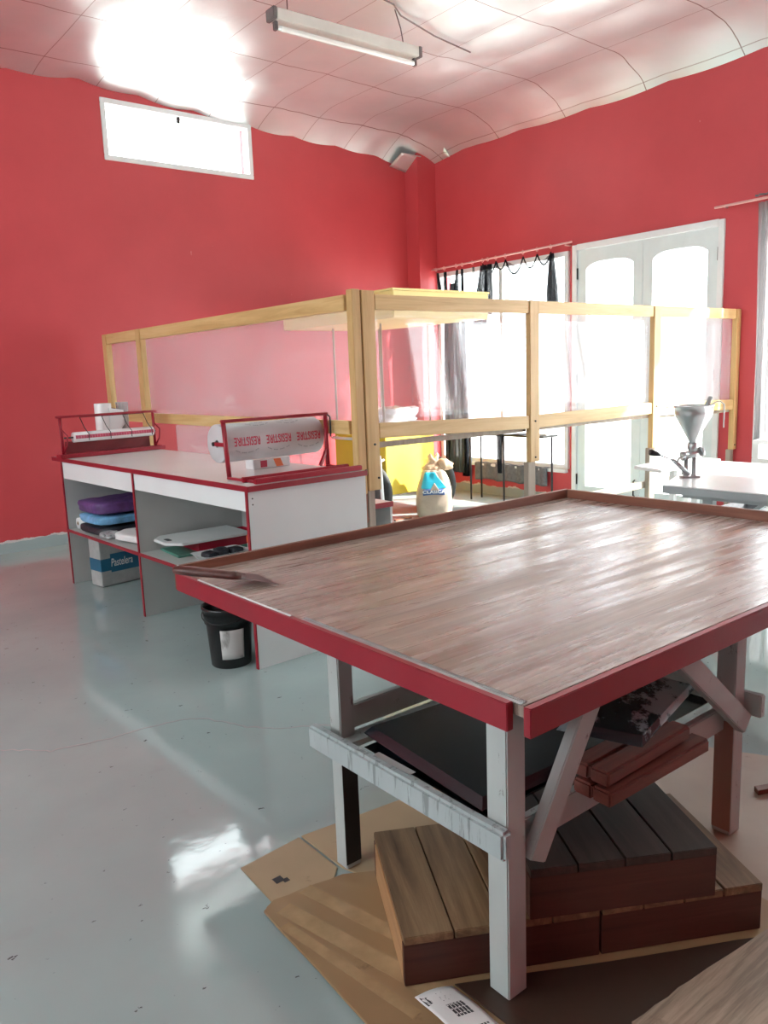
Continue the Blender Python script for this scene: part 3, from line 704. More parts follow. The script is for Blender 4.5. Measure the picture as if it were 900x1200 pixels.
B().lathe([(0.0001, 0.002), (0.030, 0.002), (0.033, 0.0), (0.046, 0.37), (0.048, 0.372), (0.045, 0.372), (0.031, 0.006), (0.0001, 0.006)], (0, 0, 0), 'z', 28).done('cup_body', 'clear_film', cp)
B().sheet(lambda u, v: (-0.022+0.045*u, 0.012*sin(u*7), 0.16+0.20*v), 8, 4, 0.001).done('paper_liner', 'film', cp)
kb = thing('brown_card', 'small brown card leaning behind the paper towel roll', 'card', pt.location+V((0.09, 0.07, 0)), 0.1)
B().hexa([(-0.04, 0, 0), (0.06, 0, 0), (0.06, 0.004, 0), (-0.04, 0.004, 0), (-0.03, 0.03, 0.345), (0.05, 0.03, 0.325), (0.05, 0.034, 0.325), (-0.03, 0.034, 0.345)]).done('card_sheet', 'rail_wood_y', kb)

# ------------------------------------------------------------------ things on the counter's shelves
SZ = 0.4105
# stack at the far compartment
def block(name, label, cat, c, size, mat, seed, amp=0.012, rz=0.03, group=None):
    p = onc(c[0], c[1], c[2]); b = B()
    soft_box(b, (0, 0, size[2]/2+amp*0.3), size, 0.036+rz, amp, seed)
    o = b.done(name, mat); o.location = p; return tag(o, label, cat, group)
block('folded_cloth', 'black plastic-wrapped folded cloth at the bottom of the shelf stack', 'cloth', (0.325, 2.20, SZ), (0.60, 0.42, 0.058), 'black_fabric', 3)
block('folded_cloth', 'light blue folded cloth in the middle of the shelf stack', 'cloth', (0.325, 2.20, SZ+0.070), (0.60, 0.42, 0.062), 'sky_fabric', 11)
block('folded_cloth', 'purple folded cloth on top of the shelf stack', 'cloth', (0.335, 2.20, SZ+0.145), (0.63, 0.42, 0.085), 'purple', 23, 0.014)
wr = thing('wrapping_roll', 'end-on white paper roll beside the folded cloths on the far shelf', 'paper roll', onc(0.06, 2.484, SZ), radians(2.04))
B().lathe([(0.014, 0), (0.040, 0), (0.040, 0.5), (0.014, 0.5), (0.014, 0)], (0, 0, 0.040), 'x', 30).done('paper', 'paper', wr)
B().lathe([(0.011, -0.002), (0.0138, -0.002), (0.0138, 0.502), (0.011, 0.502), (0.011, -0.002)], (0, 0, 0.040), 'x', 18).done('core', 'cardboard', wr)
b = B(); soft_box(b, (0, 0, 0.036), (0.36, 0.40, 0.05), 0.2, 0.02, 41)
o = b.done('plastic_bag', 'paper'); o.location = onc(0.24, 1.66, SZ); tag(o, 'crumpled white printed plastic bag on the shelf in front of the cloths', 'bag')
for x, y, w, d in ((-0.05, -0.10, .04, .02), (0.03, -0.08, .03, .018), (0.0, 0.02, .05, .02), (-0.06, 0.08, .03, .02)):
    b = B(); b.lathe([(0.0001, 0.0), (w*0.5, 0.0), (w*0.45, 0.002), (0.0001, 0.0025)], (x, y, 0.0640), 'z', 14)
    b.done('printed_spot', 'grey_ink', o)
b = B(); soft_box(b, (0, 0, 0.026), (0.11, 0.12, 0.03), 0.1, 0.022, 77)
o = b.done('clear_wrapper', 'clear_film'); o.location = onc(0.068, 1.922, SZ); tag(o, 'crinkled clear wrapper at the shelf front below the blue cloth', 'wrapper')
# carton on the floor under it
bx = thing('pastry_carton', 'pale carton with a dark blue lettered band under the far shelf', 'carton', (1.905, 5.640, 0), radians(8))
BW, BD, BH = 0.53, 0.16, 0.345
b = B(); b.box(0, BW, 0, BD, 0.004, BH); b.done('carton_body', 'carton', bx, bevel=0.004)
b = B(); b.box(-0.0012, -0.0003, 0.0, BD, 0.115, 0.205); b.box(0.0, 0.075, -0.0012, -0.0003, 0.115, 0.205)
b.hexa([(0.075, -0.0012, 0.10), (BW, -0.0012, 0.10), (BW, -0.0003, 0.10), (0.075, -0.0003, 0.10), (0.075, -0.0012, 0.235), (BW, -0.0012, 0.235), (BW, -0.0003, 0.235), (0.075, -0.0003, 0.235)])
b.done('blue_band', 'teal_print', bx)
B().text('Pastelera', 0.082, lambda u, v, w: (0.165+u*0.58+v*0.1, -0.0014-w, 0.167+v), 0.0005, 0.0005).done('lettering', 'paper', bx, recalc=False)
for x in (0.16, 0.25, 0.34): B().lathe([(0.0001, 0), (0.017, 0), (0.017, -0.0006), (0.0001, -0.0008)], (x, -0.0006, 0.287), 'y', 16).done('printed_mark', 'ink', bx)
B().box(0.0, BW, 0.01, BD*0.5, BH, BH+0.003).done('lid_flap', 'carton', bx)
# near compartment
gb = thing('cutting_board', 'green cutting board lying under the white board on the near shelf', 'cutting board', onc(0.345, 1.09, SZ), radians(-4))
B().box(-0.24, 0.24, -0.135, 0.17, 0, 0.014).done('board', 'green_plastic', gb, bevel=0.004)
rt = thing('red_tray', 'flat red plastic tray under the white cutting board', 'tray', onc(0.44, 1.075, SZ+0.015), radians(-1))
b = B(); b.box(-0.20, 0.24, -0.10, 0.16, 0.0, 0.004); b.box(-0.20, 0.24, -0.106, -0.098, 0.0, 0.058); b.box(-0.20, 0.24, 0.158, 0.166, 0.0, 0.058); b.box(-0.204, -0.196, -0.106, 0.166, 0, 0.058); b.box(0.236, 0.244, -0.106, 0.166, 0, 0.058)
b.done('tray_body', 'red_plastic', rt)
wb = thing('cutting_board', 'white cutting board with a hand hole on the near shelf', 'cutting board', onc(0.32, 1.115, SZ+0.0745), radians(-1))
def rrect(hx, hy, r, n=6):
    o = []
    for cx, cy, a0 in ((hx-r, hy-r, 0), (-hx+r, hy-r, 90), (-hx+r, -hy+r, 180), (hx-r, -hy+r, 270)):
        for k in range(n+1): a = radians(a0+90*k/n); o.append((cx+r*cos(a), cy+r*sin(a)))
    return o
b = B(); oc = [(-0.27, 0.085), (-0.20, 0.175), (0.27, 0.175), (0.27, -0.175), (-0.20, -0.175), (-0.27, -0.085)]
b.prism(oc, 0, 0.016); b.done('board', 'cut_white', wb, bevel=0.004)
B().prism([(x-0.215, y) for x, y in rrect(0.016, 0.04, 0.015)], 0.0161, 0.0166).done('hand_hole', 'ink', wb, label='dark oval hand hole')
dt = thing('foam_tray', 'white tray of dark packets at the front of the near shelf', 'tray', onc(0.29, 0.815, SZ), radians(3))
b = B(); b.ringloft([[(x, y, z) for x, y in rrect(hx, hy, 0.03)] for hx, hy, z in ((0.13, 0.08, 0), (0.155, 0.10, 0.034), (0.160, 0.105, 0.034), (0.150, 0.095, 0.030), (0.125, 0.075, 0.004))]); b.done('tray_body', 'cut_white', dt)
for k, (x, y, r) in enumerate(((-0.078, 0.0, 0.1), (0.012, 0.015, -0.1), (0.090, -0.008, 0.0))):
    b = B(); soft_box(b, (0, 0, 0.022), (0.075, 0.09, 0.034), r, 0.012, 60+k)
    o = b.done('dark_packet', 'black_fabric'); o.location = dt.matrix_basis @ V((x, y, 0.005))
    tag(o, ('dark packet at the left end of the white foam tray', 'dark packet in the middle of the white foam tray', 'dark packet at the right end of the white foam tray')[k], 'packet', 'packets in the foam tray')
jr = thing('small_jar', 'small white jar with an orange lid at the right end of the near shelf', 'jar', onc(0.50, 0.80, SZ))
B().lathe([(0.0001, 0), (0.032, 0), (0.034, 0.004), (0.034, 0.050), (0.030, 0.056), (0.0001, 0.056)], (0, 0, 0), 'z', 24).done('jar_body', 'cut_white', jr)
B().lathe([(0.0001, 0.0562), (0.034, 0.0562), (0.036, 0.060), (0.036, 0.096), (0.033, 0.100), (0.0001, 0.100)], (0, 0, 0), 'z', 24).done('lid', 'orange_plastic', jr)
# bucket
bk = thing('bucket', 'black plastic bucket with a smudged white label beside the counter end', 'bucket', (1.838, 3.60, 0))
B().lathe([(0.0001, 0.0), (0.098, 0.0), (0.102, 0.005), (0.116, 0.225), (0.124, 0.228), (0.130, 0.300), (0.135, 0.303), (0.135, 0.316), (0.127, 0.316), (0.121, 0.29), (0.097, 0.008), (0.0001, 0.008)], (0, 0, 0), 'z', 44).done('bucket_body', 'bucket', bk)
def lab(u, v):
    a = radians(-142+62*u); z = 0.052+0.155*v; r = 0.102+(z-0.005)*0.014/0.22+0.0012
    return (r*cos(a), r*sin(a), z)
B().sheet(lab, 14, 5, 0.0008).done('label', 'bucket_label', bk, label='smudged white label')
b = B(); b.tube([(0.134*cos(a), 0.134*sin(a), 0.285-0.04*sin(a-2.2)) for a in [2.2+pi*k/14 for k in range(15)]], 0.003, 6); b.done('handle', 'dark_metal', bk)

# small white cabinet with red edges behind the counter
wc = thing('small_cabinet', 'small white cabinet with a red front edge behind the counter end', 'cabinet', (2.95, 3.95, 0))
X0, X1, Y0, Y1, Z1 = 2.83, 3.10, 3.78, 4.12, 0.665
for n_, q_ in (('side_panel', (X0, X0+0.018, Y0, Y1, 0, Z1-0.019)), ('side_panel', (X1-0.018, X1, Y0, Y1, 0, Z1-0.019)), ('cabinet_top', (X0, X1, Y0, Y1, Z1-0.018, Z1)), ('back_panel', (X0+0.019, X1-0.019, Y1-0.012, Y1, 0.0, Z1-0.019)), ('shelf', (X0+0.019, X1-0.019, Y0, Y1-0.013, 0.46, 0.478))):
    part(B().box(*q_), n_, 'melamine', wc, bevel=0.001)
for q_ in ((X0-0.002, X1+0.002, Y0-0.008, Y0-0.0005, Z1-0.03, Z1+0.002), (X0-0.002, X0+0.026, Y0-0.008, Y0-0.0005, 0, Z1-0.031), (X0-0.008, X0-0.0005, Y0-0.008, Y1, Z1-0.03, Z1+0.002)):
    part(B().box(*q_), 'edge_band', 'red_edge', wc, label='red painted edge')
# ------------------------------------------------------------------ work table
tb = thing('work_table', 'large low work table with floured board top and red aprons in the foreground', 'table', (1.72, 1.45, 0))
ZTp = 0.745; TX0, TX1, TY0, TY1 = 1.215, 3.46, 1.065, 2.725
def tp(b, name, mat, **k): return part(b, name, mat, tb, **k)
tp(B().box(TX0, TX1, TY0, TY1, ZTp-0.028, ZTp), 'table_top', 'table_boards', bevel=0.002)
tp(B().box(TX0-0.022, TX0-0.001, TY0+0.03, TY1+0.01, ZTp-0.062, ZTp+0.003), 'apron', 'red_apron', bevel=0.002)
tp(B().box(TX0-0.006, TX1, TY0-0.022, TY0-0.001, ZTp-0.066, ZTp+0.001), 'apron', 'red_apron', bevel=0.002)
b = B(); b.hexa([(TX0-0.02, TY1+0.001, ZTp-0.06), (TX1+0.02, TY1+0.001, ZTp-0.06), (TX1+0.02, TY1+0.024, ZTp-0.06), (TX0-0.02, TY1+0.024, ZTp-0.06),
                 (TX0-0.02, TY1+0.001, ZTp+0.030), (TX1+0.02, TY1+0.001, ZTp+0.045), (TX1+0.02, TY1+0.024, ZTp+0.045), (TX0-0.02, TY1+0.024, ZTp+0.030)])
tp(b, 'edge_rail', 'rail_wood_x', bevel=0.002)
tp(B().box(TX1+0.001, TX1+0.024, TY0-0.02, TY1-0.004, ZTp-0.06, ZTp+0.045), 'edge_rail', 'rail_wood_y', bevel=0.002)
tp(B().box(TX0-0.012, TX0-0.004, TY0+0.9, TY1-0.15, ZTp+0.0032, ZTp+0.005), 'edge_strip', 'white_paint', label='pale worn strip on the apron top')
# saw-toothed metal strip let into the near left edge
b = B(); n = 150
b.box(TX0-0.001, TX0+0.010, TY0+0.01, TY0+0.86, ZTp+0.0002, ZTp+0.0016)
for k in range(n):
    y = TY0+0.01+0.85*k/n
    b.hexa([(TX0+0.010, y, ZTp+0.0002), (TX0+0.022, y+0.0018, ZTp+0.0002), (TX0+0.022, y+0.0030, ZTp+0.0002), (TX0+0.010, y+0.0045, ZTp+0.0002),
            (TX0+0.010, y, ZTp+0.003), (TX0+0.020, y+0.0018, ZTp+0.004), (TX0+0.020, y+0.0030, ZTp+0.004), (TX0+0.010, y+0.0045, ZTp+0.003)])
tp(b, 'toothed_strip', 'cast_steel', label='saw-toothed steel strip')
ZL = ZTp-0.029
def leg(x, y, w, mat, lab=None, z0=0.0):
    return tp(B().box(x-w/2, x+w/2, y-w/2, y+w/2, z0, ZL), 'leg', mat, bevel=0.003, label=lab)
leg(1.231, 1.135, 0.062, 'leg_paint', None, 0.0178); rl_ = leg(2.235, 1.140, 0.060, 'leg_paint', None, 0.0054); part(B().box(2.2038, 2.2052, 1.111, 1.169, 0.02, 0.375), 'bare_patch', 'leg_brown', rl_, label='brown bare wood on the lower leg face'); leg(2.235, 1.80, 0.060, 'leg_paint')
lg = leg(1.255, 1.795, 0.052, 'leg_paint', None, 0.0048)
part(B().box(1.228, 1.282, 1.7675, 1.7688, 0.02, 0.385), 'black_patch', 'black_paint', lg, label='black painted face of the leg')
part(B().box(1.2808, 1.2822, 1.768, 1.822, 0.02, 0.385), 'black_patch', 'black_paint', lg, label='black painted face of the leg')
# rails between the legs
b = B(); b.box(1.166, 1.1995, 1.085, 1.845, 0.388, 0.458); tp(b, 'side_rail', 'streaked', bevel=0.008)
tp(B().box(2.266, 2.292, 1.06, 1.85, 0.388, 0.458), 'side_rail', 'leg_paint', bevel=0.003)
tp(B().box(1.2815, 2.32, 1.826, 1.850, 0.405, 0.480), 'back_rail', 'leg_paint', bevel=0.003)
tp(B().box(1.263, 2.204, 1.140, 1.164, 0.345, 0.418), 'front_rail', 'leg_paint', bevel=0.003)
# slanting braces
tp(B().beam((1.292, 1.110, 0.335), (1.487, 1.096, 0.682), 0.030, 0.062, (1, 0, 0)), 'brace', 'leg_paint', bevel=0.003)
tp(B().beam((2.232, 1.094, 0.375), (1.860, 1.094, 0.685), 0.030, 0.062, (1, 0, 0)), 'brace', 'leg_paint', bevel=0.003)
# slats that carry the trays
for y in (1.32, 1.55, 1.76): tp(B().box(1.20, 2.266, y-0.03, y+0.03, 0.400, 0.418), 'shelf_slat', 'leg_paint')
b = B(); b.lathe([(0.0001, -0.012), (0.006, -0.012), (0.006, 0.012), (0.0001, 0.012)], (1.425, 1.105, 0.655), 'y', 12); tp(b, 'bolt', 'dark_metal')

# trays under the table top
def tray(name, label, corners, z, h, mat, lip=0.02, tilt=None, th=0.003, up=True):
    """baking tray as a sloping-rim sheet through four corners (x,y[,z])"""
    c = [V((p[0], p[1], z if len(p) < 3 else p[2])) for p in corners]; ce = sum(c, V())/4
    nrm = (c[1]-c[0]).cross(c[3]-c[0]).normalized()
    if nrm.z < 0: nrm = -nrm
    t = thing(name, label, 'baking tray', (ce.x, ce.y, min(p.z for p in c)))
    def ins(k, dz): return [p+(ce-p).normalized()*k*1.414+nrm*dz for p in c]
    s = 1 if up else -1
    if up: rings = [ins(lip, 0), ins(0, h), ins(0.004, h+0.0005), ins(lip+0.003, th)]
    else: rings = [ins(0, 0), ins(lip, h), ins(lip+0.004, h-th), ins(0.004, 0)]
    b = B(); vr = [[b.bm.verts.new(p) for p in r] for r in rings]
    for a_, b_ in zip(vr, vr[1:]):
        for i in range(4): b._f([a_[i], a_[(i+1) % 4], b_[(i+1) % 4], b_[i]])
    if up: b._f(vr[0]); b._f(vr[-1])
    else: b._f(vr[1]); b._f(vr[2]); 
    part(b, 'tray_body', mat, t)
    return t
tray('baking_tray', 'lower black tray lying beneath the wide black tray on the table shelf', [(1.225, 1.655), (1.215, 1.185), (1.83, 1.18), (1.85, 1.66)], 0.4195, 0.018, 'tray')
tray('baking_tray', 'wide plain black tray on top of the left shelf stack', [(1.275, 1.72), (1.225, 1.205), (1.72, 1.178), (1.81, 1.68)], 0.440, 0.022, 'tray', 0.018, up=False)
bt = thing('paper_strip', 'strip of white paper showing beside the black trays', 'paper', (1.24, 1.5, 0.4385))
part(B().box(1.212, 1.235, 1.45, 1.60, 0.4383, 0.4395), 'sheet', 'paper', bt)
tray('baking_tray', 'small dark tray behind the red-brown planks near the right table leg', [(1.90, 1.34), (1.93, 1.172), (2.19, 1.172), (2.19, 1.36)], 0.4195, 0.016, 'tray')
# red brown planks
for k, (z, y0, x0, x1, lab_) in enumerate(((0.4195, 1.030, 1.475, 1.905, 'red-brown plank at the bottom of the pair under the table'), (0.4605, 1.046, 1.488, 1.860, 'red-brown plank on top of the pair under the table'))):
    b = B(); d = 0.112
    b.box(x0, x1, y0, y0+d/2-0.0008, z, z+0.039); b.box(x0, x1-0.004, y0+d/2+0.0008, y0+d, z, z+0.039)
    bmesh.ops.rotate(b.bm, verts=b.bm.verts[:], cent=(x0, y0, 0), matrix=Matrix.Rotation(radians(-1+2*k), 3, 'Z'))
    o = b.done('wooden_plank', 'red_plank', bevel=0.006); at_base(o, ((x0+x1)/2, y0+d/2, z)); tag(o, lab_, 'plank', 'planks under the table')
tray('baking_tray', 'worn patchy black tray tilted on top of the red-brown planks', [(1.53, 1.235, 0.532), (1.655, 1.065, 0.502), (2.02, 1.135, 0.532), (1.93, 1.33, 0.566)], 0.5, 0.020, 'tray_worn', 0.016, up=False)

# scraper on the far left corner
tw = thing('dough_scraper', 'pointed steel scraper with dark red wooden handle on the left table corner', 'scraper', (1.25, 2.42, 0.775), 0)
a, c = V((1.130, 2.60, 0.798)), V((1.290, 2.395, 0.778)); d = (c-a).normalized(); sd = d.cross(V((0, 0, 1))).normalized()
rings = []
for t, w, h in ((0, 0.012, 0.008), (0.03, 0.024, 0.015), (0.25, 0.026, 0.017), (0.55, 0.022, 0.016), (0.85, 0.024, 0.015), (1.0, 0.020, 0.010)):
    p = a+(c-a)*t; rings.append([p+sd*w*cos(2*pi*k/14)+V((0, 0, 1))*h*sin(2*pi*k/14) for k in range(14)])
part(B().ringloft(rings), 'handle', 'handle_wood', tw)
e0 = a+d*0.20; z0 = 0.757
pts = [(c-d*0.075+sd*0.018), (c+sd*0.020), (c+d*0.13-sd*0.0), (c+d*0.0-sd*0.115), (c-d*0.085-sd*0.035)]
zz = [0.781, 0.776, 0.752, 0.757, 0.783]
bb = B(); lo = [bb.bm.verts.new((p.x, p.y, z-0.0012)) for p, z in zip(pts, zz)]; hi = [bb.bm.verts.new((p.x, p.y, z+0.0012)) for p, z in zip(pts, zz)]
bb._f(lo[::-1]); bb._f(hi)
for i in range(5): bb._f([lo[i], lo[(i+1) % 5], hi[(i+1) % 5], hi[i]])
part(bb, 'blade', 'blade', tw, label='thin triangular steel blade')
for t in (0.06, 0.9):
    p = a+(c-a)*t; part(B().lathe([(0.0001, 0.0), (0.004, 0.0), (0.003, 0.002), (0.0001, 0.0025)], (p.x, p.y, p.z+0.0145), 'z', 10), 'rivet', 'steel', tw)

# ------------------------------------------------------------------ platforms, cardboard and paper on the floor
def platform(label, p0, ang, ln, dp, z0, z1, nb, mats, group):
    t = thing('wooden_platform', label, 'platform', (p0[0], p0[1], z0), radians(ang), group)
    tk = 0.022; h = z1-z0; g = 0.003
    w = ln/nb
    for k in range(nb):
        B().box(k*w+g/2, (k+1)*w-g/2, -0.004, dp+0.004, h-tk, h).done('deck_board', mats[0] if not isinstance(mats[0], (list, tuple)) else mats[0][k % len(mats[0])], t, bevel=0.002)
    B().box(0, ln, 0, 0.02, 0, h-tk-0.0005).done('front_board', mats[1], t, bevel=0.0015)
    B().box(0, ln, dp-0.02, dp, 0, h-tk-0.0005).done('back_board', mats[1], t, bevel=0.0015)
    for x in (0, ln-0.02): B().box(x, x+0.02, 0.0205, dp-0.0205, 0, h-tk-0.0005).done('end_board', mats[2], t, bevel=0.0015)
    return t
ZB = 0.014
ux, uy = cos(radians(-29.3)), sin(radians(-29.3))
P0 = (1.0535, 1.301)
platform('low wooden platform at the left with pale worn planks, below the table', P0, -29.3, 0.49, 0.445, ZB, 0.145, 4, ('platform_wood', 'platform_side', 'platform_end'), 'wooden platforms under the table')
q = 0.496
platform('low dark wooden platform at the right carrying the upper platform', (P0[0]+ux*q, P0[1]+uy*q), -29.3, 0.432, 0.445, ZB, 0.145, 4, (('platform_wood', 'platform_wood'), 'platform_side', 'platform_end'), 'wooden platforms under the table')
platform('dark planked platform stacked on top of the two lower platforms', (1.318, 1.142), -30.9, 0.475, 0.50, 0.146, 0.280, 4, ('platform_dark', 'platform_side', 'platform_side'), 'wooden platforms under the table')
def flat(name, label, poly, z, th, mat, cat='cardboard', wav=0.0):
    cx = sum(p[0] for p in poly)/len(poly); cy = sum(p[1] for p in poly)/len(poly)
    o = B().prism([(x-cx, y-cy) for x, y in poly], 0, th).done(name, mat, bevel=0.0012); o.location = (cx, cy, z); return tag(o, label, cat)
def ragged(pts, amp, n=6):
    o = []
    for (x0, y0), (x1, y1) in zip(pts, pts[1:]+pts[:1]):
        for k in range(n):
            t = k/n; o.append((x0+(x1-x0)*t+(random.uniform(-amp, amp) if k else 0), y0+(y1-y0)*t+(random.uniform(-amp, amp) if k else 0)))
    return o
c1 = flat('cardboard_flap', 'pale cardboard flap with a small printed square at the far left of the floor sheets', [(0.998, 1.995), (1.217, 2.012), (1.216, 1.80), (1.13, 1.72), (0.985, 1.775)], 0.0, 0.005, 'cardboard')
for x, y, s in ((1.052, 1.868, 0.014), (1.068, 1.852, 0.009)):
    B().box(x-s-c1.location.x, x+s-c1.location.x, y-s-c1.location.y, y+s-c1.location.y, 0.0051, 0.0055).done('printed_square', 'ink', c1)
c2 = flat('cardboard_sheet', 'pale flattened cardboard around the left table leg', [(1.2265, 2.014), (1.74, 1.95), (2.04, 1.82), (2.04, 1.45), (1.60, 1.25), (1.30, 1.55), (1.2265, 1.79)], 0.0, 0.0045, 'cardboard')
c3 = flat('cardboard_sheet', 'big brown taped cardboard sheet at the near left under the platforms', ragged([(0.944, 1.768), (0.990, 1.790), (1.20, 1.755), (1.60, 1.50), (2.05, 1.33), (1.96, 0.70), (1.62, 0.42), (0.93, 0.42), (0.915, 1.10), (0.921, 1.30)], 0.003, 5), 0.0055, 0.0075, 'cardboard_brown')
for k, (x0, y0, x1, y1, w) in enumerate(((0.99, 1.74, 1.11, 1.20, 0.05), (1.08, 1.77, 1.19, 1.30, 0.045), (0.955, 1.68, 1.02, 1.22, 0.03))):
    d = V((x1-x0, y1-y0)).normalized(); n = V((-d.y, d.x))*w/2; lx, ly = c3.location.x, c3.location.y
    B().prism([(x0+n.x-lx, y0+n.y-ly), (x0-n.x-lx, y0-n.y-ly), (x1-n.x-lx, y1-n.y-ly), (x1+n.x-lx, y1+n.y-ly)], 0.0076, 0.0079).done('packing_tape', 'tape', c3)
flat('cardboard_sheet', 'dark brown cardboard sheet in front of the platforms with the table shade put into its colour', ragged([(1.145, 1.228), (1.50, 1.018), (1.84, 0.826), (1.80, 0.66), (1.30, 0.50), (1.16, 0.80)], 0.002, 5), 0.0135, 0.004, 'cardboard_shaded')
flat('cardboard_sheet', 'pinkish worn cardboard sheet behind the right table leg', ragged([(2.06, 1.78), (2.66, 1.545), (2.80, 1.27), (3.10, 0.75), (2.45, 0.52), (1.98, 0.84), (2.06, 1.34)], 0.004, 5), 0.0, 0.005, 'cardboard_pink')
flat('cardboard_sheet', 'striped brown corrugated sheet at the near right corner of the floor', ragged([(1.355, 0.885), (1.56, 0.866), (1.93, 0.822), (2.35, 0.50), (1.70, 0.25), (1.15, 0.50)], 0.003, 5), 0.0180, 0.005, 'cardboard_striped')
st = flat('wood_offcut', 'small dark wood offcut lying on the pinkish cardboard at the far right', [(2.50, 1.165), (2.60, 1.12), (2.61, 1.145), (2.52, 1.19)], 0.0055, 0.018, 'rail_wood_x', 'offcut')
lb = thing('shipping_label', 'white paper sheet with black printed blocks lying on the floor cardboard', 'paper', (1.08, 1.15, 0.0135), radians(0))
def lsh(u, v):
    x = 1.046+0.092*u+0.0*v; y = 1.258-0.03*u-0.30*v
    return (x, y, 0.0140+0.010*(1-v)**3*abs(sin(u*2.6+0.4))+0.004*sin(v*6)**2)
part(B().sheet(lsh, 10, 20, 0.0006), 'sheet', 'paper', lb)
b = B()
def blk(u0, u1, v0, v1, n=4):
    global b
    for i in range(n):
        a0, a1 = u0+(u1-u0)*i/n, u0+(u1-u0)*(i+1)/n
        m = 4
        for j in range(m):
            b0, b1 = v0+(v1-v0)*j/m, v0+(v1-v0)*(j+1)/m
            b.poly3([V(lsh(x, y))+V((0, 0, 0.0006)) for x, y in ((a0, b0), (a1, b0), (a1, b1), (a0, b1))])
for args in [(0.05, 0.12, 0.03, 0.14, 2), (0.14, 0.21, 0.05, 0.13, 2), (0.15, 0.30, 0.55, 0.75, 3)]:
    b = B(); blk(*args); part(b, 'printed_block', 'ink', lb)
b = B()
for k in range(5): blk(0.38+k*0.085, 0.465+k*0.085-0.02, 0.19, 0.33, 1)
part(b, 'barcode', 'ink', lb); b = B()
for k in range(7): blk(0.36+k*0.075, 0.41+k*0.075, 0.44, 0.62, 1)
part(b, 'barcode', 'ink', lb)

b = B()
for k in range(7): blk(0.30, 0.85-0.05*(k % 3), 0.05+k*0.015, 0.057+k*0.015, 4)
for k in range(6): blk(0.10, 0.9-0.08*(k % 2), 0.68+k*0.04, 0.69+k*0.04, 4)
part(b, 'printed_line', 'grey_ink', lb)
# ------------------------------------------------------------------ fluorescent fixture
fx = thing('fluorescent_fixture', 'single tube fluorescent batten hanging below the foil ceiling', 'light fixture', (3.75, 4.87, 3.74), radians(-1.5))
B().box(-0.61, 0.61, -0.05, 0.05, 0.035, 0.105).done('channel', 'fixture', fx, bevel=0.004)
for s in (-1, 1):
    B().box(s*0.626-0.014, s*0.626+0.014, -0.052, 0.052, 0.033, 0.108).done('end_cap', 'fixture_dark', fx, bevel=0.004)
    B().box(s*0.600-0.012, s*0.600+0.012, -0.018, 0.018, -0.022, 0.034).done('lamp_holder', 'fixture_dark', fx, bevel=0.004)
B().lathe([(0.0001, -0.588), (0.016, -0.588), (0.018, -0.58), (0.018, 0.58), (0.016, 0.588), (0.0001, 0.588)], (0, 0, -0.002), 'x', 24).done('tube', 'tube', fx)
b = B()
for s in (-1, 1): b.lathe([(0.0185, s*0.587), (0.0185, s*0.560)], (0, 0, -0.002), 'x', 24)
b.done('tube_cap', 'steel', fx)
for s, dx in ((-1, 0.0), (1, -0.06)):
    zt = ceil_z(3.75+s*0.5, 4.87)-3.74+0.01
    B().tube([(s*0.50, 0.0, 0.105), (s*0.50+dx*0.4, 0.0, 0.105+(zt-0.105)*0.45), (s*0.50+dx, 0.02, zt)], 0.0045, 8).done('hanger', 'fixture_dark', fx)
cw = B().tube([(3.3, 4.62, ceil_z(3.3, 4.62)-0.03), (3.6, 4.66, ceil_z(3.6, 4.66)-0.035), (4.1, 4.78, ceil_z(4.1, 4.78)-0.03), (4.24, 4.87, ceil_z(4.24, 4.87)-0.03), (4.7, 5.0, ceil_z(4.7, 5.0)-0.035), (5.2, 5.1, ceil_z(5.2, 5.1)-0.03)], 0.006, 8).done('electric_cable', 'fixture_dark')
at_base(cw, (4.2, 4.87, 3.95)); tag(cw, 'thin dark electric cable running along the foil ceiling', 'cable')

# ------------------------------------------------------------------ yellow cart behind the screen
ca = thing('food_cart', 'yellow two-wheeled food cart with pale canopy in the far corner', 'cart', (5.25, 6.5, 0))
X0, X1, Y0, Y1 = 4.965, 5.62, 6.13, 6.98
def cp_(b, name, mat, **k): return part(b, name, mat, ca, **k)
cp_(B().box(X0, X1, Y0, Y1, 0.24, 0.92), 'body', 'cart_yellow', bevel=0.006)
cp_(B().box(X0-0.02, X1+0.02, Y0-0.02, Y1+0.02, 0.921, 0.945), 'worktop', 'white_steel', bevel=0.004)
cp_(B().tube([(X0-0.14, 6.26, 0.28), (X1+0.20, 6.26, 0.28)], 0.016), 'axle', 'dark_metal')
for x in (X0-0.075, X1+0.135):
    wq = cp_(B().lathe([(0.165, -0.030), (0.215, -0.048), (0.262, -0.040), (0.280, -0.018), (0.280, 0.018), (0.262, 0.040), (0.215, 0.048), (0.165, 0.030), (0.165, -0.030)], (x, 6.26, 0.28), 'x', 48), 'wheel', 'tyre')
    b = B(); b.lathe([(0.0001, -0.03), (0.03, -0.03), (0.045, -0.012), (0.150, -0.012), (0.164, -0.028), (0.164, 0.028), (0.150, 0.012), (0.045, 0.012), (0.03, 0.03), (0.0001, 0.03)], (x, 6.26, 0.28), 'x', 40)
    part(b, 'wheel_rim', 'rim_grey', wq)
cx_, cy_ = X0-0.155, 6.04
cp_(B().tube([(cx_, cy_, 0.66), (cx_+0.005, cy_, 0.62), (cx_+0.015, cy_-0.02, 0.10), (cx_-0.02, cy_-0.02, 0.03), (cx_-0.08, cy_, 0.015)], 0.019), 'prop_leg', 'white_steel')
cp_(B().tube([(cx_-0.07, cy_-0.03, 0.20), (cx_+0.05, cy_-0.03, 0.13)], 0.017), 'prop_leg', 'white_steel')
cp_(B().tube([(cx_, cy_, 0.60), (X0-0.001, 6.16, 0.60)], 0.012), 'prop_bracket', 'white_steel')
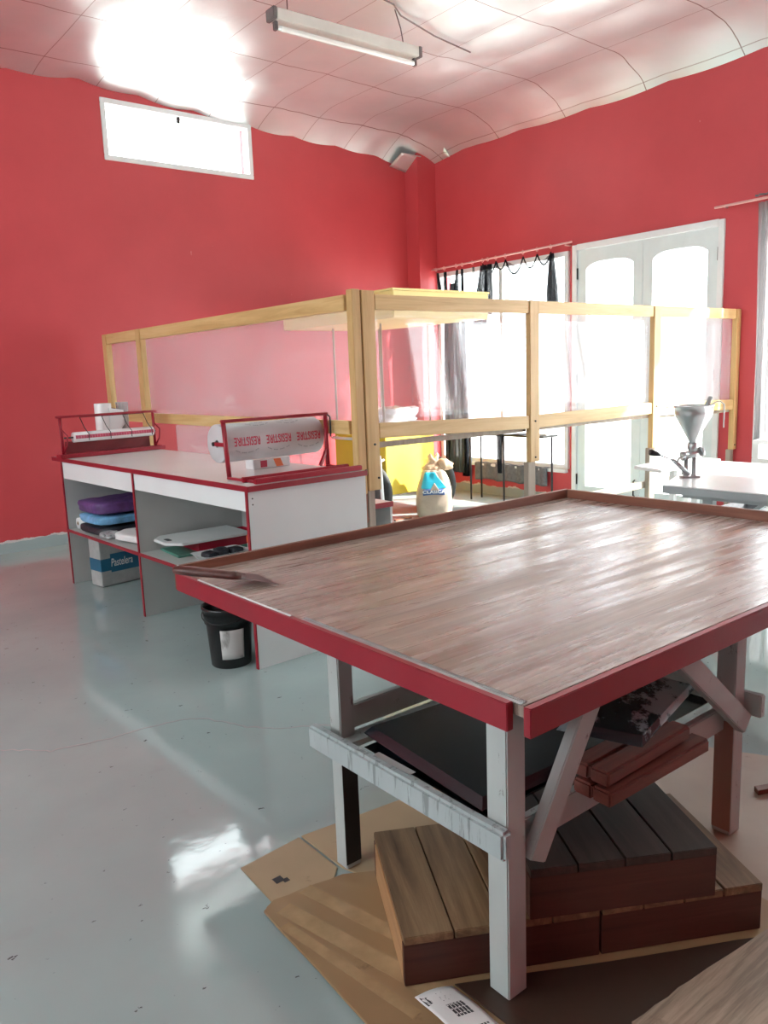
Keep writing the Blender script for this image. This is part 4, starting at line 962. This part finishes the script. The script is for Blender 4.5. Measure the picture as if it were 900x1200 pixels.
b = B(); b.tube([(X0-0.02, 6.45, 0.80), (X0-0.09, 6.45, 0.80), (X0-0.09, 6.9, 0.80), (X0-0.02, 6.9, 0.80)], 0.015); cp_(b, 'push_handle', 'white_steel')
KX0, KX1, KY0, KY1 = 4.60, 5.80, 5.50, 7.30
for x, y in ((X0+0.02, Y0+0.03), (X1-0.02, Y0+0.03), (X0+0.02, Y1-0.03), (X1-0.02, Y1-0.03)):
    cp_(B().tube([(x, y, 0.945), (x, y, 1.935)], 0.011), 'canopy_pole', 'grey_timber')
cn = cp_(B().box(KX0, KX1, KY0, KY1, 1.925, 2.16), 'canopy', 'canopy_yellow', bevel=0.008)
b = B(); b.box(KX0-0.006, KX1+0.006, KY0-0.006, KY1+0.006, 2.161, 2.178); part(b, 'canopy_trim', 'canopy_yellow', cn)
b = B(); soft_box(b, (5.25, 6.42, 1.02), (0.50, 0.48, 0.14), 0.2, 0.05, 91); o = b.done('white_wrap', 'film'); at_base(o, (5.25, 6.42, 0.946))
tag(o, 'crumpled white plastic wrap lying on the yellow cart', 'plastic wrap')
# floor mat of dark lath behind the sack
o = B().box(4.95, 5.16, 5.99, 6.02, 0, 0.015).done('floor_lath', 'brown_stake'); at_base(o, (5.05, 6.0, 0)); tag(o, 'thin reddish lath on the floor under the cart', 'lath')

# ------------------------------------------------------------------ flour sack
sk = thing('flour_sack', 'open paper flour sack with cyan print standing before the yellow cart', 'sack', (5.39, 5.90, 0), radians(-38))
PR = [(0.0, 0.155, 0.105), (0.02, 0.172, 0.118), (0.12, 0.182, 0.128), (0.25, 0.175, 0.122), (0.36, 0.155, 0.108), (0.44, 0.125, 0.085), (0.48, 0.105, 0.07)]
def sack_r(z):
    for (a, p, q), (c, r, s) in zip(PR, PR[1:]):
        if z <= c: t = (z-a)/(c-a); return p+(r-p)*t, q+(s-q)*t
    return PR[-1][1:]
def sack_pt(a, z, off=0.0):
    p, q = sack_r(z); e = (abs(cos(a))**3+abs(sin(a))**3)**(-1/3)
    d = noise.noise(V((cos(a)*2.2, sin(a)*2.2, z*9)))*0.012*(0.3+z*2)
    return ((p+off+d)*cos(a)*e, (q+off+d)*sin(a)*e, z)
b = B(); b.ringloft([[sack_pt(2*pi*k/48, 0.48*i/24) for k in range(48)] for i in range(25)]); b.done('sack_body', 'sack', sk)
# twisted, torn top
b = B(); rings = []
for i in range(13):
    t = i/12; z = 0.475+0.14*t; k = 1-0.72*t+0.10*sin(t*9)
    rings.append([(0.105*k*cos(a)*(1+0.25*noise.noise(V((cos(a)*3, sin(a)*3, t*5))))+0.005*t, 0.07*k*sin(a)*(1+0.3*noise.noise(V((cos(a)*3, sin(a)*3, t*5+9)))), z+0.03*sin(a*2+1)*t) for a in [2*pi*q/32 for q in range(32)]])
b.ringloft(rings); b.done('twisted_neck', 'sack_top', sk)
b = B(); rings = []
for i in range(9):
    t = i/8; r = (0.035+0.03*sin(t*pi))*(1.1-0.3*t)
    c = V((0.05+0.14*t, -0.01, 0.535-0.03*t*t))
    rings.append([c+V((0.02*noise.noise(V((a, t*4, 1))), r*cos(a)*0.8*(1+0.3*noise.noise(V((cos(a)*2, t*4, 5)))), r*sin(a)*(1+0.35*noise.noise(V((sin(a)*2, t*4, 7)))))) for a in [2*pi*q/20 for q in range(20)]])
b.ringloft(rings); b.done('torn_flap', 'sack_top', sk)
A0 = radians(-90)
def lab_(u, v, off=0.003): return sack_pt(A0+radians(u), v, off)
# cyan area: a slanting block ending in a peak, dark band with white letters under it
B().sheet(lambda u, v: lab_(-44+ (44+4+40*(1-v)**1.0*0.9)*u, 0.285+(0.175*v)+0.02*(1-v)*abs(2*u-1)), 22, 14, 0.0012).done('cyan_print', 'cyan', sk)
B().sheet(lambda u, v: lab_(-16+30*u, 0.283+0.075*v*(1-abs(2*u-1)), 0.0045), 14, 6, 0.0008).done('crest_print', 'sack', sk)
B().sheet(lambda u, v: lab_(-36+66*u, 0.232+0.062*v+0.008*sin(u*pi), 0.0044), 22, 4, 0.0010).done('name_band', 'navy', sk)
B().text('CLASICA', 0.058, lambda u, v, w: lab_(-3+u*300, 0.267+v*0.72, 0.0056+w), 0.0006, 0.001, True).done('lettering', 'paper', sk, recalc=False)

# ------------------------------------------------------------------ curtain at window 2
XC, ZR = 6.705, 2.655
rd = thing('curtain_rod', 'thin pinkish curtain rod with rings over the far window', 'curtain rod', (XC, 6.3, ZR))
part(B().tube([(XC, 7.275, ZR-0.02), (XC, 5.22, ZR+0.01)], 0.010), 'rod', 'rod_pink', rd)
for y in (7.24, 5.30): part(B().tube([(XC, y, ZR-0.01), (XW-0.001, y, ZR-0.01)], 0.008), 'bracket', 'rod_pink', rd)
RY_ = [7.20, 7.06, 6.86, 6.76, 6.60, 6.44, 6.36, 6.24, 6.10, 5.85, 5.66, 5.48]
for y in RY_:
    zz = ZR-0.02+0.03*(7.275-y)/2.05
    b = B(); b.tube([(XC+0.019*cos(t)*0.0+0.0, y+0.006*sin(3*t), zz) if False else (XC+0.017*cos(t), y+0.004, zz-0.005+0.020*sin(t)) for t in [2*pi*k/14 for k in range(15)]], 0.0035, 6)
    part(b, 'ring', 'rod_pink', rd)
cu = thing('torn_curtain', 'torn black gauze curtain hanging in strips at the far window', 'curtain', (XC, 6.3, 0.4))
def drape(y0, y1, z0, w0, w1, mat, folds=5, amp=0.02, sag=0.0, ztop=None, yb=None, lean=0.0):
    """a gathered strip: top width w0 around y0..., spreads to w1 at the bottom"""
    zt = ztop or ZR-0.062; yc = (y0+y1)/2; ybot = yc if yb is None else yb
    def fn(u, v):
        w = w0+(w1-w0)*min(1, v*1.6); y = yc+(ybot-yc)*v+(u-0.5)*w
        x = XC+0.012+amp*sin(u*folds*2*pi+v*1.5)*(0.35+0.65*v)
        z = zt-(zt-z0)*v-sag*sin(u*pi)*(1-v)*1.0
        return (x, y, z)
    part(B().sheet(fn, folds*10, 18, 0.0015), 'drape', mat, cu)
drape(7.20, 7.18, 2.05, 0.03, 0.07, 'black_gauze', 2, 0.015, 0, None, 7.10)
drape(7.06, 7.06, 0.22, 0.04, 0.12, 'black_gauze', 3)
drape(6.86, 6.86, 2.0, 0.03, 0.13, 'black_gauze', 2, 0.015, 0, None, 6.93)
drape(6.78, 6.78, 0.20, 0.03, 0.10, 'black_gauze', 3)
drape(6.93, 6.93, 0.24, 0.10, 0.34, 'thick_gauze', 5, 0.03, 0, 2.45)
drape(6.60, 6.60, 2.1, 0.03, 0.06, 'grey_gauze', 2, 0.015)
drape(6.46, 6.42, 1.95, 0.09, 0.20, 'black_gauze', 4, 0.02, 0, None, 6.52)
drape(6.36, 6.34, 2.05, 0.07, 0.13, 'black_gauze', 3, 0.02, 0, None, 6.40)
drape(6.24, 6.24, 2.1, 0.03, 0.06, 'grey_gauze', 2, 0.012)
drape(6.10, 5.48, 2.12, 0.62, 0.70, 'grey_gauze', 9, 0.02, 0.10)
drape(5.50, 5.46, 2.0, 0.05, 0.14, 'black_gauze', 3, 0.02)
b = B()
for ya, yb_ in ((6.10, 5.85), (5.85, 5.66), (5.66, 5.48), (6.24, 6.10), (6.44, 6.24)):
    pts = [(XC, ya+(yb_-ya)*t, ZR-0.05-0.16*4*t*(1-t)*abs(ya-yb_)/0.25) for t in [k/10 for k in range(11)]]
    b.tube(pts, 0.008, 6)
part(b, 'looped_hem', 'black_gauze', cu)
# grey cloth strip hanging over the sill
gc = thing('grey_cloth', 'grey cloth strip draped over the low window sill', 'cloth', (6.73, 6.1, 0.372))
part(B().sheet(lambda u, v: (XW-0.058-0.012*sin(u*40)-0.006*sin(u*13+1), 5.56+1.08*u, 0.375-(0.195+0.01*sin(u*21))*v), 60, 8, 0.003), 'cloth', 'grey_cloth', gc)
part(B().sheet(lambda u, v: (XW-0.060+0.055*v, 5.56+1.08*u, 0.3765+0.003*sin(u*37)), 50, 4, 0.003), 'cloth', 'grey_cloth', gc)
# thin-legged bench in front of the window
bn = thing('thin_legged_stand', 'dark thin-legged stand with grey cloth before the far window', 'stand', (6.45, 5.9, 0))
part(B().box(6.36, 6.60, 5.30, 6.42, 0.735, 0.755), 'stand_top', 'black_paint', bn, bevel=0.003)
for x, y in ((6.40, 5.88), (6.57, 5.36), (6.40, 6.38), (6.57, 6.38)): part(B().tube([(x, y, 0), (x, y, 0.735)], 0.011), 'leg', 'dark_metal', bn)
part(B().sheet(lambda u, v: (6.352-0.012*sin(u*12+v*3), 5.84+0.10*u+0.05*v*(0.5-u), 0.757-0.42*v), 14, 10, 0.002), 'draped_cloth', 'black_gauze', bn)
part(B().sheet(lambda u, v: (6.355+0.25*v, 5.60+0.75*u, 0.760+0.006*sin(u*17)), 30, 5, 0.003), 'cloth', 'grey_cloth', bn)
b = B(); b.box(6.42, 6.56, 5.31, 5.45, 0.7565, 0.775); o = b.done('white_dish', 'white_paint', bevel=0.005); at_base(o, (6.49, 5.38, 0.7565)); tag(o, 'flat white dish at the end of the dark stand', 'dish')

# ------------------------------------------------------------------ white folding table with depositor
ft = thing('folding_table', 'white folding table with grey edge carrying the steel funnel', 'table', (4.7, 1.8, 0))
TZ = 0.75
poly = [(4.145, 2.57), (4.16, 0.55), (5.42, 0.45), (5.38, 3.02)]
part(B().prism([(x, y) for x, y in poly], TZ-0.006, TZ), 'table_top', 'table_white', ft, bevel=0.002)
b = B()
for (x0, y0), (x1, y1) in zip(poly, poly[1:]+poly[:1]):
    d = V((x1-x0, y1-y0, 0)).normalized(); n = V((-d.y, d.x, 0))
    ce = V((4.78, 1.7, 0)); s = 1 if (ce-V((x0, y0, 0))).dot(n) > 0 else -1
    b.beam(V((x0, y0, TZ-0.028))+n*s*0.014, V((x1, y1, TZ-0.028))+n*s*0.014, 0.026, 0.042)
part(b, 'edge_frame', 'table_grey', ft)
part(B().box(4.21, 4.25, 0.65, 2.48, TZ-0.075, TZ-0.050), 'under_rail', 'table_grey', ft)
for y in (2.35, 0.75):
    part(B().beam((4.28, y, 0.0), (4.28, y, TZ-0.05), 0.06, 0.045, (1, 0, 0)), 'leg', 'table_grey', ft)
    part(B().beam((5.25, y, 0.0), (5.25, y, TZ-0.05), 0.06, 0.045, (1, 0, 0)), 'leg', 'table_grey', ft)
    part(B().beam((4.30, y+(-0.03 if y > 1 else 0.03), 0.45), (4.30, y+(-0.34 if y > 1 else 0.34), TZ-0.055), 0.022, 0.035, (1, 0, 0)), 'brace', 'table_grey', ft)
    part(B().beam((4.30, y, 0.22), (5.23, y, 0.22), 0.03, 0.03), 'stretcher', 'table_grey', ft)
# depositor
dp = thing('churro_depositor', 'steel funnel depositor with long lever clamped on the white table', 'depositor', (4.50, 2.60, TZ), radians(-38.7))
def dpart(b, n, m, **k): return b.done(n, m, dp, **k)
for x in (-0.028, 0.020):
    dpart(B().lathe([(0.0001, 0.0), (0.019, 0.0), (0.019, 0.012), (0.013, 0.02), (0.013, 0.125), (0.0001, 0.125)], (x, 0, 0), 'z', 20), 'column', 'cast_steel')
dpart(B().box(-0.06, 0.05, -0.03, 0.03, 0.0, 0.012), 'base_plate', 'cast_steel', bevel=0.003)
dpart(B().tube([(-0.045, 0, 0.135), (0.058, 0, 0.158)], 0.025, 22), 'barrel', 'steel')
dpart(B().tube([(0.055, 0, 0.157), (0.074, 0, 0.162)], [0.032, 0.030], 22), 'end_cap', 'cast_steel')
dpart(B().tube([(-0.060, 0, 0.132), (-0.044, 0, 0.135)], [0.028, 0.030], 22), 'end_cap', 'cast_steel')
dpart(B().lathe([(0.024, 0.165), (0.030, 0.180), (0.030, 0.212), (0.024, 0.216)], (0.008, 0, 0), 'z', 24), 'neck', 'cast_steel')
fn = dpart(B().lathe([(0.022, 0.205), (0.024, 0.225), (0.105, 0.375), (0.110, 0.395), (0.110, 0.432), (0.116, 0.435), (0.118, 0.440), (0.113, 0.441), (0.107, 0.434), (0.107, 0.396), (0.102, 0.378), (0.021, 0.228), (0.020, 0.205)], (0.008, 0, 0), 'z', 48), 'funnel', 'steel')
B().sheet(lambda u, v: (-0.155+0.05*u, -0.02+0.04*v, 0.434-0.001*u), 4, 3, 0.003).done('rim_tab', 'steel', fn)
b = B(); b.tube([(0.095, -0.02, 0.43), (0.13, -0.02, 0.455), (0.16, -0.02, 0.458), (0.182, -0.02, 0.44), (0.184, -0.02, 0.40), (0.184, -0.02, 0.30)], 0.004, 8); b.done('hook_wire', 'cast_steel', fn)
dpart(B().tube([(0.070, -0.01, 0.40), (0.085, -0.01, 0.44), (0.105, -0.012, 0.488)], [0.012, 0.014, 0.013], 14), 'plunger_handle', 'leg_paint')
dpart(B().tube([(-0.030, -0.03, 0.030), (-0.075, -0.035, 0.075), (-0.125, -0.04, 0.118)], [0.016, 0.013, 0.011], 14), 'lever_root', 'cast_steel')
dpart(B().tube([(-0.125, -0.04, 0.118), (-0.21, -0.045, 0.152)], 0.005, 10), 'lever_rod', 'steel')
dpart(B().tube([(-0.205, -0.045, 0.151), (-0.225, -0.046, 0.158), (-0.262, -0.048, 0.170), (-0.272, -0.048, 0.172)], [0.008, 0.016, 0.020, 0.014], 16), 'lever_grip', 'dark_metal')
dpart(B().tube([(-0.045, -0.028, 0.135), (-0.085, -0.03, 0.125), (-0.10, -0.035, 0.095)], 0.007, 10), 'link', 'cast_steel')
dpart(B().tube([(-0.03, -0.032, 0.03), (-0.03, 0.032, 0.03)], 0.016, 14), 'pivot', 'cast_steel')
# side table just behind, and crate under the folding table
st_ = thing('side_bench', 'narrow white bench standing behind the funnel depositor', 'bench', (5.2, 3.2, 0))
part(B().hexa([(5.00, 3.33, 0.70), (4.90, 3.05, 0.70), (5.70, 3.05, 0.70), (5.70, 3.33, 0.70), (5.00, 3.33, 0.725), (4.90, 3.05, 0.725), (5.70, 3.05, 0.725), (5.70, 3.33, 0.725)]), 'bench_top', 'table_white', st_, bevel=0.003)
for x, y in ((5.45, 3.10), (5.45, 3.29), (5.66, 3.10), (5.66, 3.29)): part(B().box(x-0.02, x+0.02, y-0.02, y+0.02, 0, 0.6995), 'leg', 'table_white', st_)
# small shelf table by the far right window and its dark crate below the folding table
ss = thing('small_side_table', 'small white side table before the far right window', 'table', (5.9, 2.6, 0))
part(B().prism([(5.75, 2.84), (5.80, 1.70), (6.35, 1.70), (6.30, 2.86)], 0.84, 0.87), 'table_top', 'table_white', ss, bevel=0.004)
for x, y in ((5.85, 2.74), (5.88, 1.80), (6.24, 2.74), (6.26, 1.80)): part(B().box(x-0.02, x+0.02, y-0.02, y+0.02, 0, 0.8395), 'leg', 'table_white', ss)
dk = thing('dark_crate', 'dark grey crate on the floor under the white folding table', 'crate', (6.2, 2.25, 0))
b = B(); b.box(5.95, 6.45, 2.90, 3.22, 0.0, 0.02)
for z0 in (0.02, 0.12, 0.22): b.box(5.95, 6.45, 2.90, 2.915, z0, z0+0.085); b.box(5.95, 6.45, 3.205, 3.22, z0, z0+0.085); b.box(5.95, 5.965, 2.915, 3.205, z0, z0+0.085); b.box(6.435, 6.45, 2.915, 3.205, z0, z0+0.085)
for x in (5.95, 6.435):
    for y in (2.90, 3.205): b.box(x-0.004, x+0.019, y-0.004, y+0.019, 0, 0.31)
part(b, 'crate_body', 'grey_cloth', dk)
# veil curtain at window 3
r3 = thing('curtain_rod', 'short pale curtain rod at the top of the far right window', 'curtain rod', (6.70, 3.4, 2.735))
part(B().tube([(6.70, 3.72, 2.725), (6.70, 2.30, 2.735)], 0.011), 'rod', 'rod_pink', r3)
for y in (3.66, 2.4): part(B().tube([(6.70, y, 2.728), (XW-0.001, y, 2.728)], 0.008), 'bracket', 'rod_pink', r3)
vc = thing('veil_curtain', 'narrow grey veil curtain gathered at the far right window', 'curtain', (6.70, 3.3, 0.7))
part(B().sheet(lambda u, v: (6.702+0.022*sin(u*19+v*2), 3.345-(0.12+0.05*v)*u-0.03*v, 2.700-1.93*v), 30, 18, 0.0015), 'veil', 'grey_veil', vc)
part(B().sheet(lambda u, v: (6.69+0.018*sin(u*12), 3.37-0.13*u, 2.765-0.016*v), 16, 2, 0.003), 'header_knot', 'grey_cloth', vc)
